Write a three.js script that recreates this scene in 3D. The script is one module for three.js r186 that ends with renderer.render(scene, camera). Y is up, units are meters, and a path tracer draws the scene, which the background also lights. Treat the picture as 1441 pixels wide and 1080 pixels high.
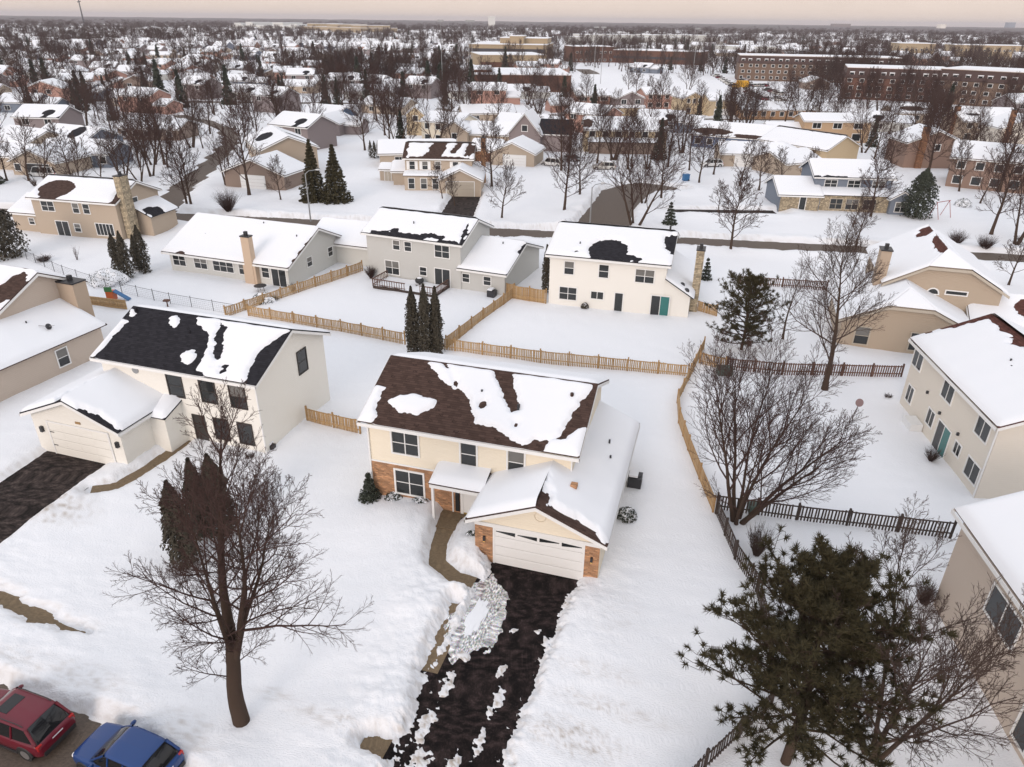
import * as THREE from 'three';
import { mergeGeometries } from 'three/addons/utils/BufferGeometryUtils.js';
import { ImprovedNoise } from 'three/addons/math/ImprovedNoise.js';

// ---------- camera, sky, sun, exposure ----------
const scene = new THREE.Scene();
const EYE = 26, PITCH = 27.07 * Math.PI / 180, ROLL = 0.68 * Math.PI / 180, FOCAL = 1000, PW = 1441, PHH = 1080;
const camera = new THREE.PerspectiveCamera(2 * Math.atan(PHH / 2 / FOCAL) * 180 / Math.PI, PW / PHH, 0.5, 30000);
camera.position.set(0, EYE, 0); camera.rotation.order = 'YXZ'; camera.rotation.set(-PITCH, 0, ROLL);
scene.add(camera);
const renderer = new THREE.WebGLRenderer({ antialias: true });
renderer.setSize(1024, 767); renderer.toneMapping = THREE.LinearToneMapping; renderer.toneMappingExposure = 1.16;
renderer.shadowMap.enabled = true; renderer.shadowMap.type = THREE.PCFSoftShadowMap;
{ // overcast evening sky: thin cloud, warm near the horizon, cool grey overhead
  const w = 512, h = 256, d = new Float32Array(w * h * 4), n = new ImprovedNoise();
  for (let j = 0; j < h; j++) for (let i = 0; i < w; i++) {
    const el = ((j + 0.5) / h - 0.5) * 180, az = (i + 0.5) / w * Math.PI * 2;
    const t = Math.min(1, Math.max(0, el / 55)), k = Math.pow(t, 0.55);
    const cx = Math.cos(az), cz = Math.sin(az), s = 3 / (0.18 + Math.max(0, el) / 40);
    const c = 1 + 0.05 * n.noise(cx * s, cz * s, 1.7) + 0.03 * n.noise(cx * s * 2.3 + 9, cz * s * 2.3, 4.1);
    const a = [0.77, 0.62, 0.51], b = [0.81, 0.845, 0.915], o = (j * w + i) * 4;
    for (let q = 0; q < 3; q++) d[o + q] = (a[q] * (1 - k) + b[q] * k) * c;
    d[o + 3] = 1;
  }
  const sky = new THREE.DataTexture(d, w, h, THREE.RGBAFormat, THREE.FloatType);
  sky.mapping = THREE.EquirectangularReflectionMapping; sky.magFilter = THREE.LinearFilter; sky.minFilter = THREE.LinearFilter; sky.needsUpdate = true;
  scene.background = sky; scene.environment = sky; scene.environmentIntensity = 1;
}
const sun = new THREE.DirectionalLight(new THREE.Color(1.0, 0.84, 0.73), 1.25);
sun.position.set(-70, 62, 95); sun.target.position.set(0, 0, -60); sun.castShadow = true; sun.shadow.radius = 45;
sun.shadow.mapSize.set(2048, 2048); Object.assign(sun.shadow.camera, { left: -130, right: 130, top: 130, bottom: -130, near: 1, far: 500 });
scene.add(sun, sun.target);

// ---------- helpers ----------
const rad = a => a * Math.PI / 180, V3 = (x, y, z) => new THREE.Vector3(x, y, z);
function rng(seed) { let a = seed >>> 0; return () => { a = a + 0x6D2B79F5 | 0; let t = Math.imul(a ^ a >>> 15, 1 | a); t = t + Math.imul(t ^ t >>> 7, 61 | t) ^ t; return ((t ^ t >>> 14) >>> 0) / 4294967296; }; }
const IN = new ImprovedNoise(), noise = (x, y, z = 0) => IN.noise(x, y, z);
const fbm = (x, y, z = 0) => noise(x, y, z) + 0.5 * noise(2.1 * x + 5, 2.1 * y, z + 3) + 0.25 * noise(4.3 * x, 4.3 * y + 7, z + 9);
const clamp = (x, a = 0, b = 1) => Math.min(b, Math.max(a, x)), sstep = (a, b, x) => { const t = clamp((x - a) / (b - a)); return t * t * (3 - 2 * t); };
function at(u, v, h = 0) { // a photograph pixel to the point at height h that it sees
  const cp = Math.cos(PITCH), sp = Math.sin(PITCH), cr = Math.cos(ROLL), sr = Math.sin(ROLL), X = u - PW / 2, Y = PHH / 2 - v;
  const rx = X * cr - Y * sr, ry = X * sr + Y * cr; // undo the roll
  const dx = rx, dy = -sp * FOCAL + cp * ry, dz = -cp * FOCAL - sp * ry, t = (h - EYE) / dy;
  return V3(dx * t, h, dz * t);
}
const used = {};
function numbered(name) { const n = used[name] = (used[name] ?? -1) + 1; return n ? name + '_' + String(n).padStart(3, '0') : name; }
function tag(o, label, category, group, kind) { if (label) o.userData.label = label; if (category) o.userData.category = category; if (group) o.userData.group = group; if (kind) o.userData.kind = kind; return o; }
function thing(name, label, category, x = 0, y = 0, z = 0, turn = 0, group) { const g = new THREE.Group(); g.name = numbered(name); g.position.set(x, y, z); g.rotation.y = turn; scene.add(g); return tag(g, label, category, group); }
function part(name, geo, m, parent) { const o = new THREE.Mesh(geo, m); o.name = parent === scene ? numbered(name) : name; o.castShadow = o.receiveShadow = true; parent.add(o); return o; }
function copyOf(o, x, y, z, turn, label, scale = 1, tilt = 0) { const c = o.clone(); c.name = numbered(o.name.replace(/_\d{3}$/, '')); c.position.set(x, y, z); c.rotation.set(0, turn, tilt); c.scale.setScalar(scale); if (label) c.userData = { ...o.userData, label }; else c.userData = { ...o.userData }; scene.add(c); return c; }

class MB { // collects faces into one geometry
  constructor() { this.p = []; this.n = []; this.t = []; this.c = null; this.i = []; }
  v(x, y, z, nx, ny, nz, u = 0, w = 0) { this.p.push(x, y, z); this.n.push(nx, ny, nz); this.t.push(u, w); return this.p.length / 3 - 1; }
  tri(a, b, c) { const e = b.clone().sub(a), f = c.clone().sub(a), n = e.cross(f).normalize(); const u = this.uvs(n); const k = [a, b, c].map(q => this.v(q.x, q.y, q.z, n.x, n.y, n.z, ...u(q))); this.i.push(...k); return this; }
  quad(a, b, c, d) { const n = b.clone().sub(a).cross(d.clone().sub(a)).normalize(), u = this.uvs(n); const k = [a, b, c, d].map(q => this.v(q.x, q.y, q.z, n.x, n.y, n.z, ...u(q))); this.i.push(k[0], k[1], k[2], k[0], k[2], k[3]); return this; }
  uvs(n) { // metres, along the surface
    if (Math.abs(n.y) > 0.9) return q => [q.x, q.z];
    const h = V3(n.z, 0, -n.x).normalize(), s = n.clone().cross(h); if (s.y < 0) s.negate(); return q => [q.dot(h), q.dot(s)];
  }
  poly(pts) { for (let k = 1; k < pts.length - 1; k++) this.tri(pts[0], pts[k], pts[k + 1]); return this; }
  box(x0, x1, y0, y1, z0, z1) { const P = (a, b, c) => V3(a ? x1 : x0, b ? y1 : y0, c ? z1 : z0);
    this.quad(P(0,0,1), P(1,0,1), P(1,1,1), P(0,1,1)).quad(P(1,0,0), P(0,0,0), P(0,1,0), P(1,1,0)).quad(P(1,0,1), P(1,0,0), P(1,1,0), P(1,1,1));
    return this.quad(P(0,0,0), P(0,0,1), P(0,1,1), P(0,1,0)).quad(P(0,1,1), P(1,1,1), P(1,1,0), P(0,1,0)).quad(P(0,0,0), P(1,0,0), P(1,0,1), P(0,0,1)); }
  slab(a, b, c, d, th) { // a quad thickened along its normal (downwards from abcd)
    const n = b.clone().sub(a).cross(d.clone().sub(a)).normalize().multiplyScalar(-th), [e, f, g, h] = [a, b, c, d].map(q => q.clone().add(n));
    return this.quad(a, b, c, d).quad(h, g, f, e).quad(a, e, f, b).quad(b, f, g, c).quad(c, g, h, d).quad(d, h, e, a); }
  tube(pts, rads, sides = 5, cap = false) {
    let up = V3(0, 1, 0), prev = null; const base = this.p.length / 3, N = pts.length;
    for (let k = 0; k < N; k++) {
      const d = (k < N - 1 ? pts[k + 1].clone().sub(pts[k]) : pts[k].clone().sub(pts[k - 1])).normalize();
      if (!prev) prev = Math.abs(d.y) > 0.9 ? V3(1, 0, 0) : up.clone();
      const s = d.clone().cross(prev).normalize(), q = s.clone().cross(d).normalize(); prev = q;
      for (let a = 0; a <= sides; a++) { const A = a / sides * Math.PI * 2, cx = Math.cos(A), sx = Math.sin(A), nx = s.x * cx + q.x * sx, ny = s.y * cx + q.y * sx, nz = s.z * cx + q.z * sx;
        this.v(pts[k].x + nx * rads[k], pts[k].y + ny * rads[k], pts[k].z + nz * rads[k], nx, ny, nz, a / sides * 6.28 * rads[0], k * 0.5); }
    }
    for (let k = 0; k < N - 1; k++) for (let a = 0; a < sides; a++) { const o = base + k * (sides + 1) + a, w = o + sides + 1; this.i.push(o, w, o + 1, w, w + 1, o + 1); }
    if (cap) { const o = base + (N - 1) * (sides + 1), d = pts[N - 1].clone().sub(pts[N - 2]).normalize(), ring = []; for (let a = 0; a < sides; a++) ring.push(this.v(this.p[(o + a) * 3], this.p[(o + a) * 3 + 1], this.p[(o + a) * 3 + 2], d.x, d.y, d.z)); for (let a = 1; a < sides - 1; a++) this.i.push(ring[0], ring[a], ring[a + 1]); }
    return this; }
  geo() { const g = new THREE.BufferGeometry(); g.setAttribute('position', new THREE.Float32BufferAttribute(this.p, 3)); g.setAttribute('normal', new THREE.Float32BufferAttribute(this.n, 3)); g.setAttribute('uv', new THREE.Float32BufferAttribute(this.t, 2)); if (this.c) g.setAttribute('color', new THREE.Float32BufferAttribute(this.c, 3)); g.setIndex(this.i); return g; }
  build(name, m, parent) { return part(name, this.geo(), m, parent); }
}
const boxGeo = (() => { const cache = {}; return (w, h, d) => cache[[w, h, d]] ??= new MB().box(-w / 2, w / 2, 0, h, -d / 2, d / 2).geo(); })();

// ---------- materials ----------
function tex(size, f, srgb, rx = 1, ry = rx) { const d = new Uint8Array(size * size * 4); for (let j = 0; j < size; j++) for (let i = 0; i < size; i++) { const c = f(i, j), o = (j * size + i) * 4; d[o] = c[0] * 255; d[o + 1] = c[1] * 255; d[o + 2] = c[2] * 255; d[o + 3] = 255; }
  const t = new THREE.DataTexture(d, size, size); t.wrapS = t.wrapT = THREE.RepeatWrapping; t.magFilter = THREE.LinearFilter; t.minFilter = THREE.LinearMipmapLinearFilter; t.generateMipmaps = true; t.repeat.set(rx, ry); if (srgb) t.colorSpace = THREE.SRGBColorSpace; t.needsUpdate = true; return t; }
const R0 = rng(11), cells = Array.from({ length: 4096 }, () => R0()), cell = (a, b) => cells[((a * 73 + b * 151) % 4096 + 4096) % 4096];
const tileN = (i, j, S, p) => { const u = i / S * 6.2832, v = j / S * 6.2832; return noise(Math.cos(u) * p + 20, Math.sin(u) * p, Math.cos(v) * p * 1.3 + Math.sin(v) * p * 2.1); };
const sidingBump = tex(64, (i, j) => { const y = (j % 16) / 16; const q = 0.35 + 0.6 * (1 - y); return [q, q, q]; }, false, 1, 1 / 0.6);
const shingleMap = tex(256, (i, j) => { const r = Math.floor(j / 16), c = Math.floor((i + (r % 2) * 16 + cell(r, 5) * 8) / 32), e = (j % 16 < 2) ? 0.55 : 1, q = (0.62 + 0.38 * cell(c % 8, r) + 0.10 * (cell(i, j) - 0.5)) * e; return [q, q, q]; }, false, 1 / 2.4);
const brickMap = tex(256, (i, j) => { const r = Math.floor(j / 16), x = (i + (r % 2) * 21) % 256, c = Math.floor(x / 43), m = (j % 16 < 3) || (x % 43 < 3); if (m) return [0.62, 0.52, 0.44]; const q = cell(c, r * 3), k = 0.75 + 0.3 * cell(c + 9, r); return [(0.68 + 0.16 * q) * k, (0.49 + 0.14 * q) * k, (0.34 + 0.12 * q) * k]; }, true, 1 / 1.3);
const stoneMap = tex(256, (i, j) => { const r = Math.floor(j / 20), x = (i + cell(r, 2) * 60 | 0) % 256, c = Math.floor(x / 40), q = cell(c, r * 7), m = j % 20 < 3 || x % 40 < 3; const k = m ? 0.55 : 0.75 + 0.35 * q; return [0.72 * k, 0.66 * k, 0.56 * k]; }, true, 1 / 2.2);
const grainMap = tex(256, (i, j) => { const q = 0.82 + 0.12 * tileN(i, j, 256, 3) + 0.14 * (cell(i * 3, j) - 0.5) + 0.10 * tileN(i, j, 256, 9); return [q, q, q]; }, true, 1 / 3);
const barkBump = tex(128, (i, j) => { const q = 0.5 + 0.4 * tileN(i, j / 3, 128, 7); return [q, q, q]; }, false, 3);
const C = (r, g, b) => new THREE.Color().setRGB(r, g, b);
const M = {};
function mat(key, c, rough = 0.8, o = {}) { return M[key] ??= Object.assign(o.specularIntensity !== undefined ? new THREE.MeshPhysicalMaterial({ color: C(...c), roughness: rough, ...o }) : new THREE.MeshStandardMaterial({ color: C(...c), roughness: rough, ...o }), { name: key }); }
const siding = (key, c) => mat('siding_' + key, c, 0.7, { bumpMap: sidingBump, bumpScale: 0.012 });
const shingle = (key, c) => mat('shingle_' + key, c, 0.9, { specularIntensity: 0.2, map: shingleMap, bumpMap: shingleMap, bumpScale: 0.01 });
const snowM = mat('snow', [0.835, 0.855, 0.895], 0.65);
const white = mat('white_trim', [0.80, 0.80, 0.79], 0.5), glass = new THREE.MeshPhysicalMaterial({ color: C(0.025, 0.028, 0.03), roughness: 0.06, name: 'window_glass' });
const glassTeal = new THREE.MeshPhysicalMaterial({ color: C(0.03, 0.16, 0.15), roughness: 0.08, name: 'teal_glass' });
const blind = new THREE.MeshPhysicalMaterial({ color: C(0.16, 0.155, 0.145), roughness: 0.12, name: 'window_blind' });
const darkTrim = mat('dark_trim', [0.03, 0.025, 0.022], 0.5), tanTrim = mat('tan_trim', [0.45, 0.40, 0.33], 0.6);
const brick = mat('brick', [1, 1, 1], 0.85, { map: brickMap, bumpMap: brickMap, bumpScale: 0.006 }), stone = mat('stone', [1, 1, 1], 0.9, { map: stoneMap, bumpMap: stoneMap, bumpScale: 0.015 });
const metalDark = mat('dark_metal', [0.05, 0.05, 0.055], 0.45, { metalness: 0.5 }), metalGrey = mat('grey_metal', [0.32, 0.33, 0.34], 0.5, { metalness: 0.4 });
const roofBrown = shingle('brown', [0.095, 0.06, 0.05]), roofDark = shingle('charcoal', [0.034, 0.033, 0.04]), roofRed = shingle('redbrown', [0.13, 0.055, 0.045]);
const bark = mat('bark', [0.075, 0.052, 0.04], 0.95, { specularIntensity: 0.2, bumpMap: barkBump, bumpScale: 0.02 }), twig = mat('twig', [0.075, 0.047, 0.042], 0.95, { specularIntensity: 0.15 }), twigGrey = mat('twig_grey', [0.085, 0.06, 0.052], 0.95, { specularIntensity: 0.15 });
const needle = mat('needles', [0.058, 0.05, 0.027], 0.8, { specularIntensity: 0.3 }), needleDark = mat('dark_needles', [0.035, 0.042, 0.028], 0.85), arborM = mat('arborvitae_leaf', [0.05, 0.042, 0.028], 0.85);
const cedar = [0, 1, 2].map(k => mat('cedar' + k, [[0.62, 0.40, 0.19], [0.56, 0.35, 0.16], [0.66, 0.45, 0.24]][k], 0.8, { map: grainMap }));
const redwood = [0, 1, 2].map(k => mat('redwood' + k, [[0.20, 0.10, 0.07], [0.17, 0.085, 0.06], [0.23, 0.12, 0.085]][k], 0.85, { map: grainMap }));
const greyWood = [0, 1, 2].map(k => mat('weathered' + k, [[0.085, 0.06, 0.05], [0.07, 0.05, 0.042], [0.11, 0.08, 0.065]][k], 0.9, { map: grainMap }));
// ---------- the ground: one snow sheet with paving sheets below it ----------
const PAVE = -0.2; // paving lies this far below the snow's usual surface
const pv = (u, v) => { const p = at(u, v, PAVE); return [p.x, p.z]; };
const cleared = [
  { name: 'driveway', pts: [[1.4, -30.2], pv(747, 813), pv(662, 985), pv(630, 1080), [-3.4, -13.5]], half: [2.35, 2.3, 2.2, 2.15, 2.2], bank: 0.18, rag: 0.55, patch: 1, mat: 'asphalt' },
  { name: 'driveway', pts: [pv(110, 642), pv(-5, 722), pv(-150, 830)], half: [2.45, 2.4, 2.4], bank: 0.12, rag: 0.12, patch: 0, mat: 'asphalt_worn' },
  { name: 'driveway', pts: [[-8.0, -120], [-8.6, -106.5], [-8.8, -101]], half: [2.4, 2.5, 2.6], bank: 0.3, rag: 0.2, patch: 0, mat: 'asphalt_worn' },
  { name: 'driveway', pts: [pv(948, 298), pv(1092, 300)], half: [1.5, 1.8], bank: 0.3, rag: 0.15, patch: 0, mat: 'asphalt_worn' },
  { name: 'footpath', pts: [[-3.0, -34.6], pv(634, 728), pv(618, 765), pv(616, 792), pv(640, 813), pv(668, 820)], half: [0.85, 0.6, 0.5, 0.5, 0.5, 0.45], bank: 0.22, rag: 0.1, patch: 0, mat: 'concrete' },
  { name: 'footpath', pts: [pv(640, 850), pv(618, 902), pv(598, 945)], half: [0.3, 0.3, 0.25], bank: 0.12, rag: 0.35, patch: 0, mat: 'concrete' },
  { name: 'footpath', pts: [pv(128, 690), pv(165, 684), pv(205, 660), pv(245, 634), pv(268, 612)], half: [0.45, 0.45, 0.4, 0.45, 0.5], bank: 0.05, rag: 0.2, patch: 0, mat: 'concrete' },
  { name: 'sidewalk', pts: [pv(-40, 826), pv(0, 846), pv(80, 880), pv(130, 895)], half: [0.5, 0.35, 0.25, -0.2], bank: 0.05, rag: 0.5, patch: 0, mat: 'concrete' },
  { name: 'sidewalk', pts: [pv(510, 1044), pv(545, 1056)], half: [0.25, 0.45], bank: 0.05, rag: 0.4, patch: 0, mat: 'concrete' },
  { name: 'road', pts: [[-92, -40.6], [-53.6, -28.1], [-16.5, -16.0], [-10.5, -13.6], [13, -6.0], [60, 9]], half: [3.6, 3.6, 3.45, 2.0, 2.2, 3.6], bank: 0.35, rag: 0.3, patch: 0, mat: 'road' },
  { name: 'road', pts: [[-330, -128], [-140, -112], [-76, -104.2], [-48.4, -102.8], [-2.2, -96.7], [42, -90.5], [66, -86.8], [130, -78], [300, -50]], half: [3, 3, 3, 2.9, 2.7, 2.5, 2.5, 2.6, 3], bank: 0.5, rag: 0.35, patch: 0, mat: 'road' },
  { name: 'road', pts: [[11.5, -97], pv(862, 292), pv(880, 272), pv(908, 264), pv(950, 268)], half: [4, 3.4, 4.2, 4, 2.2], bank: 0.5, rag: 0.4, patch: 0, mat: 'road' },
  { name: 'road', pts: [[-52, -103], [-56.5, -120.7], [-60, -142], [-66.4, -173], [-76, -197], [-100, -225]], half: [2.4, 2.3, 2.3, 2.4, 2.6, 3], bank: 0.4, rag: 0.5, patch: 0, mat: 'road' },
  { name: 'road', pts: [[-160, -262], [-60, -262], [-5, -238], [60, -232], [140, -226], [260, -205]], half: [3, 3, 3, 3, 3, 3], bank: 0.3, rag: 0.5, patch: 0, mat: 'road' },
  { name: 'road', pts: [pv(835, 105), pv(800, 88), pv(798, 66), pv(800, 50)], half: [5, 5, 6, 8], bank: 0.3, rag: 0.5, patch: 0, mat: 'road' },
];
for (const c of cleared) { let x0 = 1e9, x1 = -1e9, z0 = 1e9, z1 = -1e9; for (const [x, z] of c.pts) { x0 = Math.min(x0, x); x1 = Math.max(x1, x); z0 = Math.min(z0, z); z1 = Math.max(z1, z); } c.box = [x0 - 9, x1 + 9, z0 - 9, z1 + 9]; }
function distTo(c, x, z) { let best = 1e9; for (let k = 0; k < c.pts.length - 1; k++) { const [ax, az] = c.pts[k], [bx, bz] = c.pts[k + 1], dx = bx - ax, dz = bz - az, t = clamp(((x - ax) * dx + (z - az) * dz) / (dx * dx + dz * dz)), d = Math.hypot(x - ax - dx * t, z - az - dz * t) - (c.half[k] * (1 - t) + c.half[k + 1] * t); if (d < best) best = d; } return best; }
// snow left lying or drifted on the driveway: [u, v, radius across, radius along] in photograph pixels turned to metres
const leftOn = [[698, 990, 0.24, 1.0], [674, 1045, 0.26, 0.65], [722, 888, 0.22, 0.25], [768, 905, 0.2, 0.25], [628, 965, 0.3, 0.7], [600, 1020, 0.3, 1.0], [590, 1070, 0.45, 0.6], [652, 925, 0.45, 0.3], [757, 889, 0.18, 0.16], [640, 1075, 0.3, 0.6], [705, 945, 0.2, 0.4], [800, 850, 0.3, 0.5]].map(([u, v, a, b]) => { const p = at(u, v, PAVE); return [p.x, p.z, a, b]; });
const DC = Math.cos(rad(107)), DS = Math.sin(rad(107)); // the driveway's direction
const mounds = [[640, 880, 0, 0, 0]].slice(1).concat([[664, 775, 1.3, 1.0, 0.45], [560, 740, 2.6, 2.2, 0.38], [630, 640, 1, 0.6, 0.2], [860, 930, 2.6, 3.6, 0.25], [700, 800, 0.7, 0.5, 0.3], [240, 1010, 3, 1.2, 0.2], [470, 1010, 3, 1.5, 0.22], [70, 670, 1.4, 1, 0.25], [385, 595, 2.6, 2.2, 0.3]].map(([u, v, a, b, h]) => { const p = at(u, v, 0); return [p.x, p.z, a, b, h]; }));
const dirtAt = [[62, 712, 3.2, 1.6, 1], [800, 1040, 2.2, 0.8, 0.8], [855, 1000, 2.6, 0.5, 0.5], [840, 950, 2.0, 0.6, 0.35], [560, 1060, 1.2, 0.8, 0.7], [470, 1020, 2.4, 0.5, 0.5], [390, 980, 1.2, 0.4, 0.35], [120, 960, 2.5, 0.7, 0.5], [30, 940, 2.5, 0.8, 0.4], [255, 1045, 1.5, 1.0, 0.7], [870, 870, 1.2, 2.0, 0.2]].map(([u, v, a, b, s]) => { const p = at(u, v, 0); return [p.x, p.z, a, b, s]; });
function ground(x, z) { // [height of the snow surface, dirt 0..1]
  const far = Math.hypot(x, z), big = far > 900 ? 0 : 0.15 * noise(x / 9, z / 9, 2) + 0.05 * fbm(x / 2.6, z / 2.6, 5) + 0.035 * Math.abs(noise(x / 3.5 + z / 7, z / 2.2 - x / 8, 15));
  let y = big + (far < 60 ? 0.012 * noise(x * 1.9, z * 1.9, 8) : 0), dirt = 0;
  for (const [mx, mz, a, b, h] of mounds) { const q = ((x - mx) / a) ** 2 + ((z - mz) / b) ** 2; if (q < 6) y += h * Math.exp(-q); }
  let cut = 1, floor = 0;
  for (const c of cleared) {
    if (x < c.box[0] || x > c.box[1] || z < c.box[2] || z > c.box[3]) continue;
    let d = distTo(c, x, z); if (d > 7) continue;
    d += c.rag * (0.6 * noise(x / 1.4, z / 1.4, 11) + 0.4 * noise(x * 2.2, z * 2.2, 3) + 0.34 * noise(x * 5.1, z * 5.1, 6));
    const k = c.bank * (1 + 0.6 * noise(x / 2.5, z / 2.5, 1)); if (d > 0) y += k * sstep(0, 0.7, d) * (1 - sstep(0.9, 4.5, d)) + 0.04 * fbm(x * 1.6, z * 1.6, 4) * (1 - sstep(1, 4, d));
    const e = sstep(-0.25, 0.45, d); if (e < cut) { cut = e; }
    const wide = c.mat === 'road' ? 1.6 : 0.9; dirt = Math.max(dirt, (c.mat === 'road' ? 0.5 : 0.5) * (1 - sstep(0, wide, Math.abs(d))));
    if (c.patch && d < 0.3) { let s = 0; for (const [px, pz, a, b] of leftOn) { const ex = (x - px), ez = (z - pz), al = (ex * DC + ez * DS) / b, ac = (-ex * DS + ez * DC) / a; s = Math.max(s, 1.15 - Math.hypot(al, ac) + 0.8 * noise(x * 2.6, z * 2.6, 9) + 0.75 * noise(x * 5.3, z * 5.3, 2) - 0.12); }
      s = Math.max(s, (0.62 * noise(x * 3.1 + 9, z * 1.9, 13) + 0.55 * noise(x * 7, z * 7, 5) - 0.6 + 0.5 * sstep(-0.9, 0, d) + 0.16 * sstep(-24, -19, z) * sstep(0.5, 2.5, -2.6 - x + 0.35 * (-18 - z) + 1.2)) * sstep(-28.5, -24, z) * 1.2); floor = Math.max(floor, s); if (cut < 0.9) dirt = Math.max(dirt, 1.5 * clamp(0.25 + s)); }
  }
  let h = (PAVE - 0.09) + (y - PAVE + 0.09) * cut;
  if (cut < 0.7 && floor > 0) h = Math.max(h, PAVE - 0.02 + 0.08 * clamp(floor * 1.6));
  for (const [dx, dz, a, b, s] of dirtAt) { const ex = x - dx, ez = z - dz, c = 0.955, n = 0.296, q = Math.hypot((ex * c + ez * n) / a, (-ex * n + ez * c) / b); if (q < 1.6) dirt = Math.max(dirt, s * (1 - sstep(0.3, 1.5, q))); }
  return [h, dirt];
}
{
  const steps = (stops, first, last) => { const a = [first]; let x = first; while (x < last) { x += stops(x); a.push(x); } return a; };
  const sx = x => { const a = Math.abs(x + 1); return a < 6 ? 0.085 : a < 30 ? 0.24 : 0.24 + (a - 30) * 0.06; };
  const xs = steps(sx, -1, 14000); const left = steps(x => { const a = Math.abs(x - 1); return a < 6 ? 0.085 : a < 34 ? 0.24 : 0.24 + (a - 34) * 0.06; }, 1, 14000).map(x => -x);
  const X = [...left.reverse().filter(x => x < -1), ...xs];
  const Z = [...steps(d => d < 14 ? 0.6 + (14 - d) * 0.05 : d < 31 ? 0.1 : d < 60 ? 0.25 : d < 125 ? 0.5 : 0.5 + (d - 125) * 0.05, -40, 16000)].map(d => -d);
  const nx = X.length, nz = Z.length, p = new Float32Array(nx * nz * 3), col = new Float32Array(nx * nz * 3), uv = new Float32Array(nx * nz * 2), idx = [];
  for (let j = 0; j < nz; j++) for (let i = 0; i < nx; i++) { const k = j * nx + i, x = X[i], z = Z[j], near = Math.abs(x) < 420 && z > -480; const [h, dirt] = near ? ground(x, z) : [0, 0];
    p.set([x, h, z], k * 3); uv.set([x, z], k * 2);
    const g = dirt > 0.01 ? clamp(dirt * (0.12 + 0.9 * Math.max(0, 0.15 + 0.7 * noise(x * 1.9, z * 2.6, 21) + 0.9 * noise(x * 5.3, z * 5.3, 31) + 0.7 * (cell(Math.round(x * 37), Math.round(z * 41)) - 0.5)))) : 0; // grit lying in the snow
    col.set([1 - 0.52 * g, 1 - 0.60 * g, 1 - 0.68 * g], k * 3); }
  for (let j = 0; j < nz - 1; j++) for (let i = 0; i < nx - 1; i++) { const k = j * nx + i; idx.push(k, k + 1, k + nx, k + 1, k + nx + 1, k + nx); }
  const g = new THREE.BufferGeometry(); g.setAttribute('position', new THREE.BufferAttribute(p, 3)); g.setAttribute('color', new THREE.BufferAttribute(col, 3)); g.setAttribute('uv', new THREE.BufferAttribute(uv, 2)); g.setIndex(idx); g.computeVertexNormals();
  const snowBump = tex(256, (i, j) => { const q = 0.5 + 0.3 * tileN(i, j, 256, 4) + 0.2 * tileN(i, j, 256, 11) + 0.12 * (cell(i, j * 3) - 0.5); return [q, q, q]; }, false, 1 / 2.6);
  tag(part('snow_ground', g, mat('snow_ground', [0.845, 0.86, 0.895], 0.7, { vertexColors: true, bumpMap: snowBump, bumpScale: 0.035 }), scene), 'white snow lying over the lawns and yards', null, null, 'structure');
}
{ // paving under the snow
  const pave = { asphalt: mat('wet_asphalt', [0.07, 0.052, 0.052], 0.8, { specularIntensity: 0.3, map: tex(512, (i, j) => { const q = 0.42 + 0.5 * Math.max(-0.4, tileN(i, j, 512, 2.2)) + 0.35 * Math.max(0, tileN(i, j, 512, 6)) + 0.25 * (cell(i * 5, j * 3) - 0.5) + 0.3 * Math.max(0, tileN(i, j * 0.4, 512, 15)); return [clamp(q * 1.02), clamp(q * 0.97), clamp(q * 0.95)]; }, true, 1 / 6.5) }), asphalt_worn: mat('worn_asphalt', [0.10, 0.08, 0.076], 0.8, { specularIntensity: 0.3, map: tex(512, (i, j) => { const q = 0.62 + 0.4 * tileN(i, j, 512, 2.5) + 0.25 * tileN(i, j, 512, 8) + 0.2 * (cell(i * 7, j * 3) - 0.5); return [clamp(q), clamp(q * 0.97), clamp(q * 0.95)]; }, true, 1 / 7) }), concrete: mat('concrete', [0.27, 0.19, 0.11], 0.85, { map: grainMap }), road: mat('road_surface', [0.155, 0.115, 0.088], 0.7, { map: grainMap, bumpMap: grainMap, bumpScale: 0.01 }) };
  let lift = 0;
  for (const c of cleared) { const m = new MB(), L = [], Rr = [], y = PAVE + (lift += 0.0023); c.pts.forEach(([x, z], k) => { const a = c.pts[Math.max(0, k - 1)], b = c.pts[Math.min(c.pts.length - 1, k + 1)], dx = b[0] - a[0], dz = b[1] - a[1], l = Math.hypot(dx, dz), w = Math.max(0.2, c.half[k]) + (c.mat === 'concrete' ? 0.35 : c.mat === 'asphalt' ? 0.5 : 0.9); L.push(V3(x + dz / l * w, y, z - dx / l * w)); Rr.push(V3(x - dz / l * w, y, z + dx / l * w)); });
    for (let k = 0; k < L.length - 1; k++) { const a = V3(0, -0.05, 0); m.quad(Rr[k], Rr[k + 1], L[k + 1], L[k]); }
    const o = m.build(c.name, pave[c.mat], scene); tag(o, { asphalt: 'wet black driveway in front of the cream house', asphalt_worn: 'cleared dark grey driveway', concrete: 'cleared brown concrete path', road: 'wet brown street between snow banks' }[c.mat], null, null, 'structure'); }
}
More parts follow.
